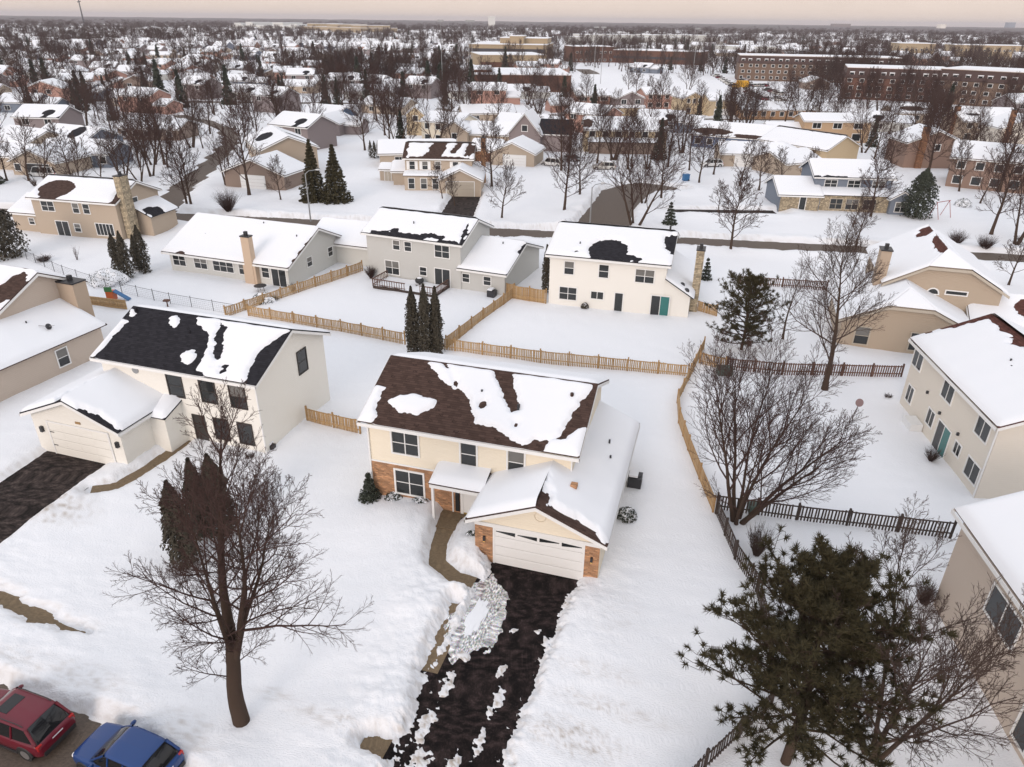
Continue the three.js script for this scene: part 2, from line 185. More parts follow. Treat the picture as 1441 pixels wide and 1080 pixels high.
// ---------- houses ----------
function inside(poly, s, t, U, V) { // signed distance in metres to a polygon given in shares of the slope
  let d = 1e9, c = false; for (let i = 0, j = poly.length - 1; i < poly.length; j = i++) { const [ax, ay] = poly[i], [bx, by] = poly[j]; if ((ay > t) !== (by > t) && s < (bx - ax) * (t - ay) / (by - ay) + ax) c = !c; const ex = (bx - ax) * U, ey = (by - ay) * V, px = (s - ax) * U, py = (t - ay) * V, k = clamp((px * ex + py * ey) / (ex * ex + ey * ey)); d = Math.min(d, Math.hypot(px - ex * k, py - ey * k)); } return c ? d : -d; }
function snowSheet(P, U, V, o) { // P(u, v) -> point on the roof, U x V metres; o: thick, step, bare [[u, v, ru, rv, turn]], keep, ridge, seed, taper [u0, u1, v0]
  const st = o.step || 0.2, nu = Math.max(2, Math.ceil(U / st)), nv = Math.max(2, Math.ceil(V / st)), p = [], uv = [], idx = [], s = o.seed || 1, T = o.thick ?? 0.2, tp = o.taper || [1, 1, 1, 0];
  const far = st > 0.5;
  for (let j = 0; j <= nv; j++) for (let i = 0; i <= nu; i++) {
    const u = i / nu * U, v = j / nv * V, e = Math.min(tp[0] ? u : 9, tp[1] ? U - u : 9, tp[2] ? v : 9, tp[3] ? V - v : 9);
    let t = T * Math.sqrt(clamp(e / 0.4)) * (1 + 0.18 * noise(u / 1.7, v / 1.7, s)) ; if (far) t = e < 1e-3 ? -0.02 : T;
    let f = 1; const blob = (b, w) => { const [bu, bv, ru, rv, tr = 0] = b, c = Math.cos(rad(tr)), n = Math.sin(rad(tr)), x = u - bu * U, y = v - bv * V, q = Math.hypot((x * c + y * n) / (ru * U), (-x * n + y * c) / (rv * V)); return (q - 1) * Math.min(ru * U, rv * V) + w * (0.25 * noise(u * 1.3, v * 1.3, s + 7) + 0.12 * noise(u * 3.4, v * 3.4, s + 2)); };
    if (o.polys) { f = -9; const w = 0.16 * noise(u * 1.5, v * 1.5, s + 7) + 0.10 * noise(u * 3.6, v * 3.6, s + 2); for (const q of o.polys) f = Math.max(f, inside(q, u / U, v / V, U, V) + w); }
    if (o.bare) for (const b of o.bare) f = Math.min(f, blob(b, 1));
    if (o.keep) for (const b of o.keep) f = Math.max(f, -blob(b, 1));
    if (o.ridge) f = Math.min(f, V - v - o.ridge * (1 + 0.8 * noise(u / 1.1, s, 3)));
    t = f > 0 ? Math.min(t, T * Math.sqrt(clamp(f / 0.3)) * 1.05) : Math.max(-0.10, f * 0.5);
    if (e <= 1e-6) t = Math.min(t, -0.004); const q = P(u, v); p.push(q.x, q.y + t + 0.001, q.z); uv.push(u, v);
  }
  for (let j = 0; j < nv; j++) for (let i = 0; i < nu; i++) { const k = j * (nu + 1) + i; idx.push(k, k + 1, k + nu + 2, k, k + nu + 2, k + nu + 1); }
  const g = new THREE.BufferGeometry(); g.setAttribute('position', new THREE.Float32BufferAttribute(p, 3)); g.setAttribute('uv', new THREE.Float32BufferAttribute(uv, 2)); g.setIndex(idx); g.computeVertexNormals();
  if (g.attributes.normal.getY(Math.floor(nu / 2) + Math.floor(nv / 2) * (nu + 1)) < 0) { const ix = g.index.array; for (let k = 0; k < ix.length; k += 3) { const w = ix[k]; ix[k] = ix[k + 1]; ix[k + 1] = w; } g.computeVertexNormals(); }
  return g;
}
function rectRoof(g, A, B, Cc, D, roofM, so) { // eave A to B, ridge D to Cc; a shingled slab with snow on it
  const m = new MB(); const up = V3(0, 0.12, 0), a = A.clone().add(up), b = B.clone().add(up), c = Cc.clone().add(up), d = D.clone().add(up); m.slab(a, b, c, d, 0.1); m.build('roof', roofM, g);
  if (so === null) return; const U = A.distanceTo(B), V = A.distanceTo(D);
  const P = (u, v) => { const s = u / U, t = v / V, x = a.clone().lerp(b, s), y = d.clone().lerp(c, s); return x.lerp(y, t); };
  part('roof_snow', snowSheet(P, U, V, so || {}), snowM, g);
}
function block(g, o) { // o: a0 a1 b0 b1 he rise axis ov wall roof snow:[s0,s1] y0; local x = a, z = -b
  const { a0, a1, b0, b1, he, rise } = o, ov = o.ov ?? 0.4, y0 = o.y0 ?? -0.5, P = (a, y, b) => V3(a, y, -b), m = new MB(), ax = o.axis || 'x', rm = o.roof;
  const s0 = o.snow?.[0], s1 = o.snow?.[1];
  if (ax === 'x' || ax === 'z') {
    const X = ax === 'x', am = (a0 + a1) / 2, bm = (b0 + b1) / 2, top = he + rise;
    if (X) { m.quad(P(a0, y0, b0), P(a1, y0, b0), P(a1, he, b0), P(a0, he, b0)).quad(P(a1, y0, b1), P(a0, y0, b1), P(a0, he, b1), P(a1, he, b1)); m.poly([P(a1, y0, b0), P(a1, y0, b1), P(a1, he, b1), P(a1, top, bm), P(a1, he, b0)]); m.poly([P(a0, y0, b1), P(a0, y0, b0), P(a0, he, b0), P(a0, top, bm), P(a0, he, b1)]); }
    else { m.quad(P(a1, y0, b0), P(a1, y0, b1), P(a1, he, b1), P(a1, he, b0)).quad(P(a0, y0, b1), P(a0, y0, b0), P(a0, he, b0), P(a0, he, b1)); m.poly([P(a0, y0, b0), P(a1, y0, b0), P(a1, he, b0), P(am, top, b0), P(a0, he, b0)]); m.poly([P(a1, y0, b1), P(a0, y0, b1), P(a0, he, b1), P(am, top, b1), P(a1, he, b1)]); }
    m.build('wall', o.wall, g);
    const sl = rise / ((X ? b1 - b0 : a1 - a0) / 2), e = he - ov * sl;
    if (X) { rectRoof(g, P(a0 - ov, e, b0 - ov), P(a1 + ov, e, b0 - ov), P(a1 + ov, top, bm), P(a0 - ov, top, bm), rm, s0); rectRoof(g, P(a1 + ov, e, b1 + ov), P(a0 - ov, e, b1 + ov), P(a0 - ov, top, bm), P(a1 + ov, top, bm), rm, s1); }
    else { rectRoof(g, P(a0 - ov, e, b1 + ov), P(a0 - ov, e, b0 - ov), P(am, top, b0 - ov), P(am, top, b1 + ov), rm, s0); rectRoof(g, P(a1 + ov, e, b0 - ov), P(a1 + ov, e, b1 + ov), P(am, top, b1 + ov), P(am, top, b0 - ov), rm, s1); }
    // trim: fascia along the eaves and bargeboards along the rakes
    const t = new MB(), tw = 0.05, th = 0.2, bar = (p, q) => { const d = q.clone().sub(p), n = V3(d.z, 0, -d.x); if (n.length() < 1e-6) return; n.normalize().multiplyScalar(tw); const dn = V3(0, -th, 0); const p2 = p.clone().add(dn), q2 = q.clone().add(dn); t.quad(p2.clone().add(n), q2.clone().add(n), q.clone().add(n), p.clone().add(n)).quad(q2, p2, p, q).quad(p, p.clone().add(n), q.clone().add(n), q).quad(p2.clone().add(n), p2, q2, q2.clone().add(n)); };
    const U = V3(0, 0.02, 0), k = (a, y, b) => P(a, y, b).add(U);
    if (X) { const z0 = b0 - ov - 0.03, z1 = b1 + ov + 0.03; bar(k(a1 + ov, e, z0), k(a0 - ov, e, z0)); bar(k(a0 - ov, e, z1), k(a1 + ov, e, z1)); for (const [s, x] of [[1, a1 + ov + 0.03], [-1, a0 - ov - 0.03]]) { bar(k(x, e, b0 - ov), k(x, top, bm)); bar(k(x, top, bm), k(x, e, b1 + ov)); } }
    else { for (const x of [a0 - ov - 0.03, a1 + ov + 0.03]) bar(k(x, e, b0 - ov), k(x, e, b1 + ov)); for (const z of [b0 - ov - 0.03, b1 + ov + 0.03]) { bar(k(a0 - ov, e, z), k(am, top, z)); bar(k(am, top, z), k(a1 + ov, e, z)); } }
    t.build('trim', o.trim || white, g);
  } else { // shed roof falling towards the near side ('n'), right ('r'): he at the low wall, he + rise at the high wall
    const top = he + rise; const hi = { n: [[0, 0], [1, 1]], r: [[1, 0], [0, 1]] };
    const Y = ax === 'n' ? (a, b) => b === b0 ? he : top : (a, b) => a === a1 ? he : top;
    m.quad(P(a0, y0, b0), P(a1, y0, b0), P(a1, Y(a1, b0), b0), P(a0, Y(a0, b0), b0)).quad(P(a1, y0, b1), P(a0, y0, b1), P(a0, Y(a0, b1), b1), P(a1, Y(a1, b1), b1)).quad(P(a1, y0, b0), P(a1, y0, b1), P(a1, Y(a1, b1), b1), P(a1, Y(a1, b0), b0)).quad(P(a0, y0, b1), P(a0, y0, b0), P(a0, Y(a0, b0), b0), P(a0, Y(a0, b1), b1));
    m.build('wall', o.wall, g);
    if (ax === 'n') { const e = he - ov * rise / (b1 - b0); rectRoof(g, P(a0 - ov, e, b0 - ov), P(a1 + ov, e, b0 - ov), P(a1 + ov, top, b1), P(a0 - ov, top, b1), rm, s0); }
    else { const e = he - ov * rise / (a1 - a0); rectRoof(g, P(a1 + ov, e, b0 - ov), P(a1 + ov, e, b1 + ov), P(a0, top, b1 + ov), P(a0, top, b0 - ov), rm, s0); }
  }
}
// a window, door or slider on a wall: face n (near), r (right), l (left); a along the wall, y of its sill
const frameGeo = (() => { const cache = {}; return (w, h, cols, rows, t) => cache[[w, h, cols, rows, t]] ??= (() => { const m = new MB(); m.box(-w / 2 - t, -w / 2, -t, h + t, 0, 0.06).box(w / 2, w / 2 + t, -t, h + t, 0, 0.06).box(-w / 2, w / 2, -t, 0, 0, 0.06).box(-w / 2, w / 2, h, h + t, 0, 0.06); for (let c = 1; c < cols; c++) { const x = -w / 2 + w * c / cols; m.box(x - 0.03, x + 0.03, 0, h, 0, 0.05); } for (let r = 1; r < rows; r++) for (let c = 0; c < cols; c++) { const y = h * r / rows, x = -w / 2 + w * c / cols; m.box(x + 0.03, x + w / cols - 0.03, y - 0.025, y + 0.025, 0, 0.045); } return m.geo(); })(); })();
const paneGeo = (() => { const cache = {}; return (w, h) => cache[[w, h]] ??= new MB().box(-w / 2, w / 2, 0, h, 0, 0.02).geo(); })();
function opening(g, o) { // o: face, a, y, w, h, cols, rows, frame, pane, name, off
  const { face = 'n', a, y, w, h, cols = 1, rows = 2, t = 0.09 } = o, f = part(o.name || 'window', frameGeo(w, h, cols, rows, t), o.frame || white, g);
  const off = (o.off ?? 0) + 0.004; if (face === 'n') f.position.set(a, y, -(o.b ?? 0) + off); if (face === 'r') { f.position.set((o.b ?? 0) + off, y, -a); f.rotation.y = Math.PI / 2; } if (face === 'l') { f.position.set((o.b ?? 0) - off, y, -a); f.rotation.y = -Math.PI / 2; }
  const shut = (opening.n = (opening.n || 0) + 7) % 5 < 2 && !o.pane && rows > 1; const pw = w / cols - 0.05, ph = h / rows - 0.04; for (let c = 0; c < cols; c++) for (let r = 0; r < rows; r++) { const p = part('pane', paneGeo(pw, ph), Array.isArray(o.pane) ? o.pane[c] : o.pane || (shut && r === rows - 1 ? blind : glass), f); p.position.set(-w / 2 + w * (c + 0.5) / cols, h * r / rows + 0.02, 0.008); }
  return f;
}
const vent = (g, a, y, b, m = metalDark, r = 0.06, h = 0.4) => { const o = part('vent_pipe', new THREE.CylinderGeometry(r, r, h, 10), m, g); o.position.set(a, y + h / 2, -b); };
const boxVent = (g, a, y, b, m = roofBrown) => { const o = part('roof_vent', boxGeo(0.35, 0.22, 0.35), m, g); o.position.set(a, y, -b); };
function chimney(g, a, b, w, d, top, m, y0 = -0.5) { const c = part('chimney', new MB().box(-w / 2, w / 2, y0, top, -d / 2, d / 2).geo(), m, g); c.position.set(a, 0, -b); const k = part('chimney_cap', new MB().box(-w / 2 - 0.06, w / 2 + 0.06, top, top + 0.12, -d / 2 - 0.06, d / 2 + 0.06).box(-0.16, 0.16, top + 0.12, top + 0.55, -0.16, 0.16).geo(), metalDark, c); return c; }
function house(name, label, x, z, th, group) { return thing(name, label, 'house', x, 0, z, -rad(th), group); }
function downpipe(g, a, y1, b) { const p = part('downpipe', new MB().box(-0.04, 0.04, -0.1, y1, -0.04, 0.04).geo(), white, g); p.position.set(a, 0, -b); }
const cream = siding('cream', [0.82, 0.74, 0.60]), whiteS = siding('white', [0.80, 0.78, 0.73]), offWhite = siding('offwhite', [0.81, 0.79, 0.735]), greyS = siding('grey', [0.52, 0.52, 0.50]), paleGrey = siding('palegrey', [0.60, 0.60, 0.57]), tanS = siding('tan', [0.42, 0.34, 0.26]), tan2 = siding('tan_warm', [0.44, 0.36, 0.28]), beige = siding('beige', [0.72, 0.67, 0.59]), sand = siding('sand', [0.52, 0.44, 0.37]), blueG = siding('bluegrey', [0.17, 0.20, 0.25]), brownS = siding('brown', [0.24, 0.18, 0.145]), yellowS = siding('yellow', [0.54, 0.43, 0.28]), mauve = siding('mauve', [0.24, 0.20, 0.20]);
{ // the cream house in the middle
  const g = house('cream_house', 'cream two-storey house with brown roof, brick base and double garage', -8.42, -35.75, 16);
  block(g, { a0: 0, a1: 12.25, b0: 0, b1: 8.9, he: 5.4, rise: 1.85, wall: cream, roof: roofBrown, snow: [
    { thick: 0.2, step: 0.11, seed: 3, ridge: 0.12, polys: [[[0.27, 1.05], [0.36, 0.75], [0.465, 0.5], [0.49, 0.38], [0.53, 0.22], [0.62, 0.2], [0.70, 0.08], [0.76, 0.02], [0.80, 0.12], [0.86, 0.15], [0.905, 0.2], [0.905, 0.35], [0.935, 0.62], [0.965, 0.8], [0.985, 1.05], [0.59, 1.05], [0.65, 0.75], [0.70, 0.48], [0.66, 0.42], [0.61, 0.62], [0.55, 0.85], [0.48, 1.05]], [[0.18, 1.0], [0.25, 1.0], [0.315, 0.9], [0.375, 0.64], [0.33, 0.68], [0.25, 0.86]], [[0.10, 0.33], [0.14, 0.44], [0.22, 0.47], [0.31, 0.43], [0.325, 0.34], [0.26, 0.22], [0.17, 0.2]], [[0.84, -0.05], [1.05, -0.05], [1.05, 0.45], [0.965, 0.33], [0.92, 0.2], [0.86, 0.14]], [[-0.05, -0.05], [0.06, -0.05], [0.08, 0.1], [0.045, 0.3], [0.055, 0.5], [-0.05, 0.55]]], bare: [[0.53, 0.48, 0.018, 0.06], [0.7, 0.27, 0.013, 0.035]] },
    { thick: 0.22, step: 0.3, seed: 5, ridge: 0.2 }] });
  block(g, { a0: 7.8, a1: 14.55, b0: -3.5, b1: 8.4, he: 2.75, rise: 1.45, axis: 'z', wall: cream, roof: roofBrown, snow: [
    { thick: 0.3, step: 0.15, seed: 8, taper: [1, 1, 1, 0] }, { thick: 0.3, step: 0.13, seed: 9, taper: [1, 1, 1, 0], bare: [[0, 0.55, 0.05, 0.6, 0], [0, 1, 0.13, 0.14, 0]] }] });
  new MB().box(0.01, 6.4, -0.5, 2.5, 0.002, 0.05).build('brick_facing', brick, g);
  new MB().box(-0.02, 12.27, 2.5, 2.6, 0.003, 0.07).build('belt_trim', white, g);
  for (const [a, w, c] of [[2.35, 1.62, 2], [6.25, 0.92, 1], [9.05, 0.92, 1]]) opening(g, { a, y: 3.35, w, h: 1.45, cols: c, rows: 2, t: 0.1 });
  opening(g, { a: 2.5, y: 0.55, w: 1.75, h: 1.6, cols: 2, rows: 2, t: 0.11, off: 0.05 });
  // porch: shed roof over the door, post, step, door with sidelights
  const P = (a, y, b) => V3(a, y, -b); rectRoof(g, P(4.3, 2.52, -1.4), P(7.6, 2.52, -1.4), P(7.6, 2.95, 0.02), P(4.3, 2.95, 0.02), roofBrown, { thick: 0.3, step: 0.12, seed: 12, taper: [1, 0, 1, 0] });
  new MB().box(4.32, 7.7, 2.3, 2.52, 1.26, 1.36).box(4.32, 4.42, 2.3, 2.6, 0.05, 1.26).build('porch_beam', white, g);
  new MB().box(4.42, 4.56, -0.2, 2.3, 1.2, 1.34).build('porch_post', white, g);
  new MB().box(3.9, 7.75, -0.5, -0.12, 0.06, 1.7).build('porch_step', mat('concrete', [0.27, 0.19, 0.11]), g);
  const dr = part('door', new MB().box(-0.46, 0.46, 0, 2.05, 0, 0.05).box(-0.62, -0.46, 0, 2.2, 0, 0.09).box(0.46, 0.62, 0, 2.2, 0, 0.09).box(-0.46, 0.46, 2.05, 2.2, 0, 0.09).geo(), white, g); dr.position.set(6.35, -0.1, 0.06);
  part('door_light', new MB().box(-0.34, 0.34, 1.62, 1.78, 0.05, 0.06).geo(), glass, dr); part('sidelight', new MB().box(-0.95, -0.68, 0.1, 2.0, 0.03, 0.06).geo(), glass, dr); part('sidelight', new MB().box(0.68, 0.95, 0.1, 2.0, 0.03, 0.06).geo(), glass, dr); part('handle', new MB().box(0.34, 0.4, 0.95, 1.1, 0.05, 0.11).geo(), metalDark, dr); part('kick_plate', new MB().box(-0.44, 0.44, 0.0, 0.1, 0.05, 0.06).geo(), mat('brass', [0.55, 0.40, 0.12], 0.4, { metalness: 0.6 }), dr);
  for (const a of [5.24, 7.46]) part('door_casing', new MB().box(a - 0.04, a + 0.04, -0.1, 2.2, 0.05, 0.12).geo(), white, g);
  // garage front
  const F = 3.5; new MB().box(7.82, 8.85, -0.5, 2.2, F + 0.002, F + 0.06).build('brick_pier', brick, g); new MB().box(13.75, 14.53, -0.5, 2.2, F + 0.002, F + 0.06).build('brick_pier', brick, g);
  new MB().box(7.8, 14.55, 2.2, 2.42, F + 0.004, F + 0.09).build('garage_lintel', white, g);
  garageDoor(g, 11.3, F + 0.02, 4.75, 2.25, 'fan', white);
  const loop = part('gable_vent', new THREE.TorusGeometry(0.3, 0.02, 6, 24), cream, g); loop.position.set(11.35, 3.4, F + 0.02);
  for (const a of [8.35, 14.15]) { const l = part('wall_lamp', new MB().box(-0.06, 0.06, 0, 0.28, 0, 0.12).geo(), metalDark, g); l.position.set(a, 1.25, F + 0.06); part('lamp_glass', new MB().box(-0.045, 0.045, -0.08, 0.0, 0.02, 0.1).geo(), mat('lamp_glass', [0.8, 0.5, 0.15], 0.3), l); }
  for (const [a, b, y] of [[11.2, 3.4, 6.95], [3.9, 4.0, 7.1], [6.1, 4.2, 7.2], [8.2, 4.2, 7.2], [10.2, 4.2, 7.2]]) boxVent(g, a, y - 0.12, b); vent(g, 11.4, 6.5, 3.2, roofBrown, 0.1, 0.7); vent(g, 6.2, 6.5, 2.6); vent(g, 8.6, 6.3, 1.9); boxVent(g, 12.6, 3.95, -1.2, brick);
  vent(g, 13.6, 3.4, 4.4); vent(g, 13.9, 3.2, 3.0);
  opening(g, { face: 'r', a: 4.2, b: 12.25, y: 4.6, w: 0.8, h: 1.0 }); downpipe(g, 12.2, 5.2, -0.06); downpipe(g, 0.05, 5.2, -0.08);
}
function garageDoor(g, a, z, w, h, lites, m) { const d = part('garage_door', new MB().box(-w / 2 - 0.1, -w / 2, -0.2, h, 0, 0.06).box(w / 2, w / 2 + 0.1, -0.2, h, 0, 0.06).box(-w / 2 - 0.1, w / 2 + 0.1, h, h + 0.1, 0, 0.06).geo(), white, g); d.position.set(a, 0, z);
  const n = 4, ph = (h + 0.2) / n, pg = new MB().box(-w / 2, w / 2, 0.012, ph - 0.012, 0, 0.03); for (let k = 0; k < 4; k++) { const x = -w / 2 + w * (k + 0.5) / 4; pg.box(x - w / 9, x + w / 9, 0.1, ph - 0.1, 0.03, 0.038); } const geo = pg.geo();
  for (let k = 0; k < n; k++) { const p = part('panel', geo, m, d); p.position.y = -0.2 + ph * k; }
  if (lites) for (let k = 0; k < 4; k++) { const s = k < 2 ? -1 : 1, x = -w / 2 + w * (k + 0.5) / 4, W = w / 9, y = h - 0.42, q = lites === 'fan' ? 0.05 : 0.25; const sh = (p, c) => V3(x + p * W, y + c, 0.045); const l = part('door_light', new MB().poly(s < 0 ? [sh(-1, 0.08 + q), sh(1, 0), sh(1, 0.24), sh(-1, 0.18)] : [sh(-1, 0), sh(1, 0.08 + q), sh(1, 0.18), sh(-1, 0.24)]).geo(), glass, d); }
  part('bottom_seal', new MB().box(-w / 2, w / 2, -0.3, -0.2, 0, 0.05).geo(), metalDark, d); }
{ // white house with the charcoal roof
  const g = house('white_house', 'white house with half-bare charcoal roof and black framed windows', -28.12, -43.78, 17.4);
  block(g, { a0: 0, a1: 12.3, b0: 0, b1: 8.2, he: 5.5, rise: 1.85, wall: offWhite, roof: roofDark, snow: [
    { thick: 0.2, step: 0.13, seed: 21, ridge: 0.16, polys: [[[0.40, 1.05], [0.46, 0.85], [0.58, 0.68], [0.61, 0.5], [0.635, 0.25], [0.64, 0.1], [0.76, -0.05], [0.94, -0.05], [0.92, 0.17], [0.90, 0.5], [0.95, 0.8], [1.02, 1.05]], [[-0.05, -0.05], [0.03, -0.05], [0.035, 0.4], [0.05, 0.7], [-0.05, 0.75]], [[0.27, 0.88], [0.31, 0.93], [0.35, 0.85], [0.345, 0.72], [0.30, 0.78]], [[0.50, 0.28], [0.55, 0.42], [0.585, 0.3], [0.575, 0.15], [0.525, 0.16]], [[0.01, 0.92], [0.05, 0.9], [0.06, 0.78], [0.03, 0.82]]], bare: [[0.66, 0.57, 0.028, 0.36, 26], [0.79, 0.12, 0.02, 0.04], [0.775, 0.2, 0.015, 0.03]] }, { step: 0.3, seed: 22, ridge: 0.15 }] });
  block(g, { a0: -2.5, a1: 4.75, b0: -4.1, b1: 3.6, he: 2.85, rise: 1.45, axis: 'z', wall: offWhite, roof: roofDark, snow: [{ thick: 0.25, step: 0.16, seed: 24, bare: [[0.98, 0.9, 0.3, 0.09]] }, { thick: 0.25, step: 0.16, seed: 25, bare: [[0.0, 0.3, 0.05, 0.4]] }] });
  block(g, { a0: 4.75, a1: 6.0, b0: -1.6, b1: 0.0, he: 2.45, rise: 0.5, axis: 'n', wall: offWhite, roof: roofDark, ov: 0.2, snow: [{ thick: 0.25, seed: 26 }] });
  const bk = { frame: darkTrim };
  for (const a of [5.95, 8.55, 10.85]) opening(g, { a, y: 3.3, w: 1.1, h: 1.55, ...bk });
  for (const a of [9.05, 10.95]) opening(g, { a, y: 0.55, w: 1.0, h: 1.5, rows: 1, ...bk });
  opening(g, { a: 7.3, y: -0.1, w: 0.85, h: 2.1, rows: 1, name: 'door', pane: darkTrim, ...bk }); opening(g, { face: 'r', a: 5.3, b: 12.3, y: 3.7, w: 1.0, h: 1.6, ...bk });
  const rv = part('round_vent', new THREE.CylinderGeometry(0.25, 0.25, 0.06, 20), metalGrey, g); rv.position.set(2.85, 4.75, 0.03); rv.rotation.x = Math.PI / 2;
  garageDoor(g, 1.3, 4.12, 4.9, 2.25, null, offWhite); for (const a of [-1.8, 4.4]) { const l = part('wall_lamp', new MB().box(-0.1, 0.1, 0, 0.4, 0, 0.18).geo(), metalDark, g); l.position.set(a, 1.4, 4.1); }
  const pl = part('house_plaque', new MB().box(-0.2, 0.2, 0, 0.16, 0, 0.04).geo(), cedar[1], g); pl.position.set(1.5, 2.55, 4.11); for (const y of [0.5, 1.5]) part('hinge', new MB().box(-1.15, -0.8, y, y + 0.05, 4.16, 4.18).geo(), metalDark, g);
  for (const a of [4, 6.2, 8.4, 10.4]) boxVent(g, a, 7.2, 4.1, roofDark); vent(g, 5.6, 6.6, 2.6, roofDark); downpipe(g, 12.33, 5.3, -0.03); vent(g, 0.3, 7.0, 3.6, roofDark, 0.12, 0.6);
}
{ // sandy house at the left edge: the long side and its shed wing face right
  const g = house('sand_house', 'sand brown house with stone chimney and dish on its low roof', -41.0, -39.7, -70);
  block(g, { a0: 0, a1: 17.2, b0: 0, b1: 4.0, he: 2.6, rise: 1.5, axis: 'n', wall: sand, roof: roofBrown, snow: [{ thick: 0.22, seed: 31 }] });
  block(g, { a0: 11.9, a1: 19.6, b0: 4.0, b1: 15, he: 5.2, rise: 1.9, axis: 'z', wall: sand, roof: roofBrown, snow: [{ seed: 32, bare: [[0.9, 0.55, 0.1, 0.4]] }, { seed: 33 }] });
  chimney(g, 18.0, 3.1, 1.3, 1.9, 5.8, mat('tan_brick', [0.42, 0.33, 0.25], 0.9)); opening(g, { a: 13.2, y: 0.6, w: 0.95, h: 1.4, rows: 2, cols: 1 });
  vent(g, 13.0, 3.7, 2.7); const d = part('satellite_dish', new THREE.SphereGeometry(0.4, 16, 8, 0, Math.PI * 2, 0, 0.7), metalDark, g); d.position.set(13.6, 3.5, -1.4); d.rotation.set(1.1, 0.6, 0); part('dish_arm', new MB().tube([V3(0, 0.38, 0), V3(0.1, 0.75, 0.2)], [0.02, 0.02], 5).tube([V3(0, 0.3, 0), V3(0, -0.3, -0.5)], [0.03, 0.03], 5).geo(), metalGrey, d);
}
{ const g = house('tan_house', 'tan two-storey house with patchy brown roof and chimney at its end', -63.2, -93.3, 13);
  block(g, { a0: 0, a1: 12.8, b0: 0, b1: 8.2, he: 4.95, rise: 1.8, wall: tan2, roof: roofBrown, snow: [{ step: 0.25, seed: 41, ridge: 0.12, bare: [[0.24, 0.42, 0.2, 0.42], [0.96, 0.4, 0.035, 0.35]], keep: [[0, 0.1, 0.1, 0.25]] }, { step: 0.4, seed: 42 }] });
  block(g, { a0: -4.5, a1: 0, b0: 0.6, b1: 7.5, he: 2.6, rise: 1.5, wall: tan2, roof: roofBrown, snow: [{ step: 0.3, seed: 43 }, { step: 0.4, seed: 44 }] }); block(g, { a0: 12.8, a1: 15.3, b0: 2.8, b1: 7.8, he: 2.7, rise: 1.2, axis: 'r', wall: tan2, roof: roofDark, snow: [{ step: 0.3, seed: 45, bare: [[0.3, 0.3, 0.3, 0.3]] }] });
  chimney(g, 13.35, 1.4, 0.9, 1.5, 8.0, stone);
  for (const [a, w, c] of [[2.4, 1.9, 2], [6.7, 0.9, 1], [8.3, 0.9, 1]]) opening(g, { a, y: 3.2, w, h: 1.2, cols: c }); opening(g, { a: 3.9, y: -0.1, w: 1.9, h: 2.0, cols: 2, rows: 1, name: 'sliding_door' }); opening(g, { a: 6.2, y: 0.7, w: 0.9, h: 1.0 }); opening(g, { a: 10.4, y: 0.5, w: 2.6, h: 1.5, cols: 5, rows: 1 }); opening(g, { a: -1.5, y: 1.0, w: 0.8, h: 0.8, b: 0.6 }); opening(g, { face: 'r', a: 3.6, b: 12.8, y: 3.4, w: 0.9, h: 1.4 });
}
{ const g = house('ranch_house', 'pale grey single-storey ranch house with wide snow roof and chimney', -39.2, -78.5, 19.5);
  block(g, { a0: 0, a1: 15.9, b0: 0, b1: 11.4, he: 2.5, rise: 2.55, wall: paleGrey, roof: roofBrown, ov: 0.55, snow: [{ step: 0.2, seed: 51, bare: [[0.17, 0.02, 0.04, 0.05], [1.0, 0.45, 0.012, 0.3]] }, { step: 0.4, seed: 52 }] });
  block(g, { a0: 12.5, a1: 22.5, b0: 9.5, b1: 16, he: 2.5, rise: 1.6, wall: paleGrey, roof: roofBrown, snow: [{ step: 0.3, seed: 53 }, { step: 0.4 }] });
  for (const [a, w, c] of [[1.3, 1.7, 2], [4.3, 1.7, 2], [7.4, 2.7, 3], [10.0, 0.9, 1], [13.0, 0.9, 1]]) opening(g, { a, y: 0.75, w, h: 1.25, cols: c }); opening(g, { a: 14.7, y: -0.05, w: 1.8, h: 1.95, cols: 2, rows: 1, name: 'sliding_door' });
  opening(g, { face: 'r', a: 4.0, b: 15.9, y: 1.2, w: 0.9, h: 1.0 }); opening(g, { face: 'r', a: 8.2, b: 15.9, y: 1.2, w: 0.9, h: 1.0 }); chimney(g, 11.4, -0.3, 1.0, 0.7, 5.2, mat('pale_brick', [0.55, 0.42, 0.31], 0.9)); const fb = part('chimney_breast', new MB().box(10.6, 12.2, -0.5, 2.3, 0, 0.6).geo(), mat('pale_brick', [0.55, 0.42, 0.31]), g); vent(g, 3.3, 3.6, 2.6); vent(g, 9.5, 4.9, 5.2); vent(g, 14.8, 4.3, 3.8);
}
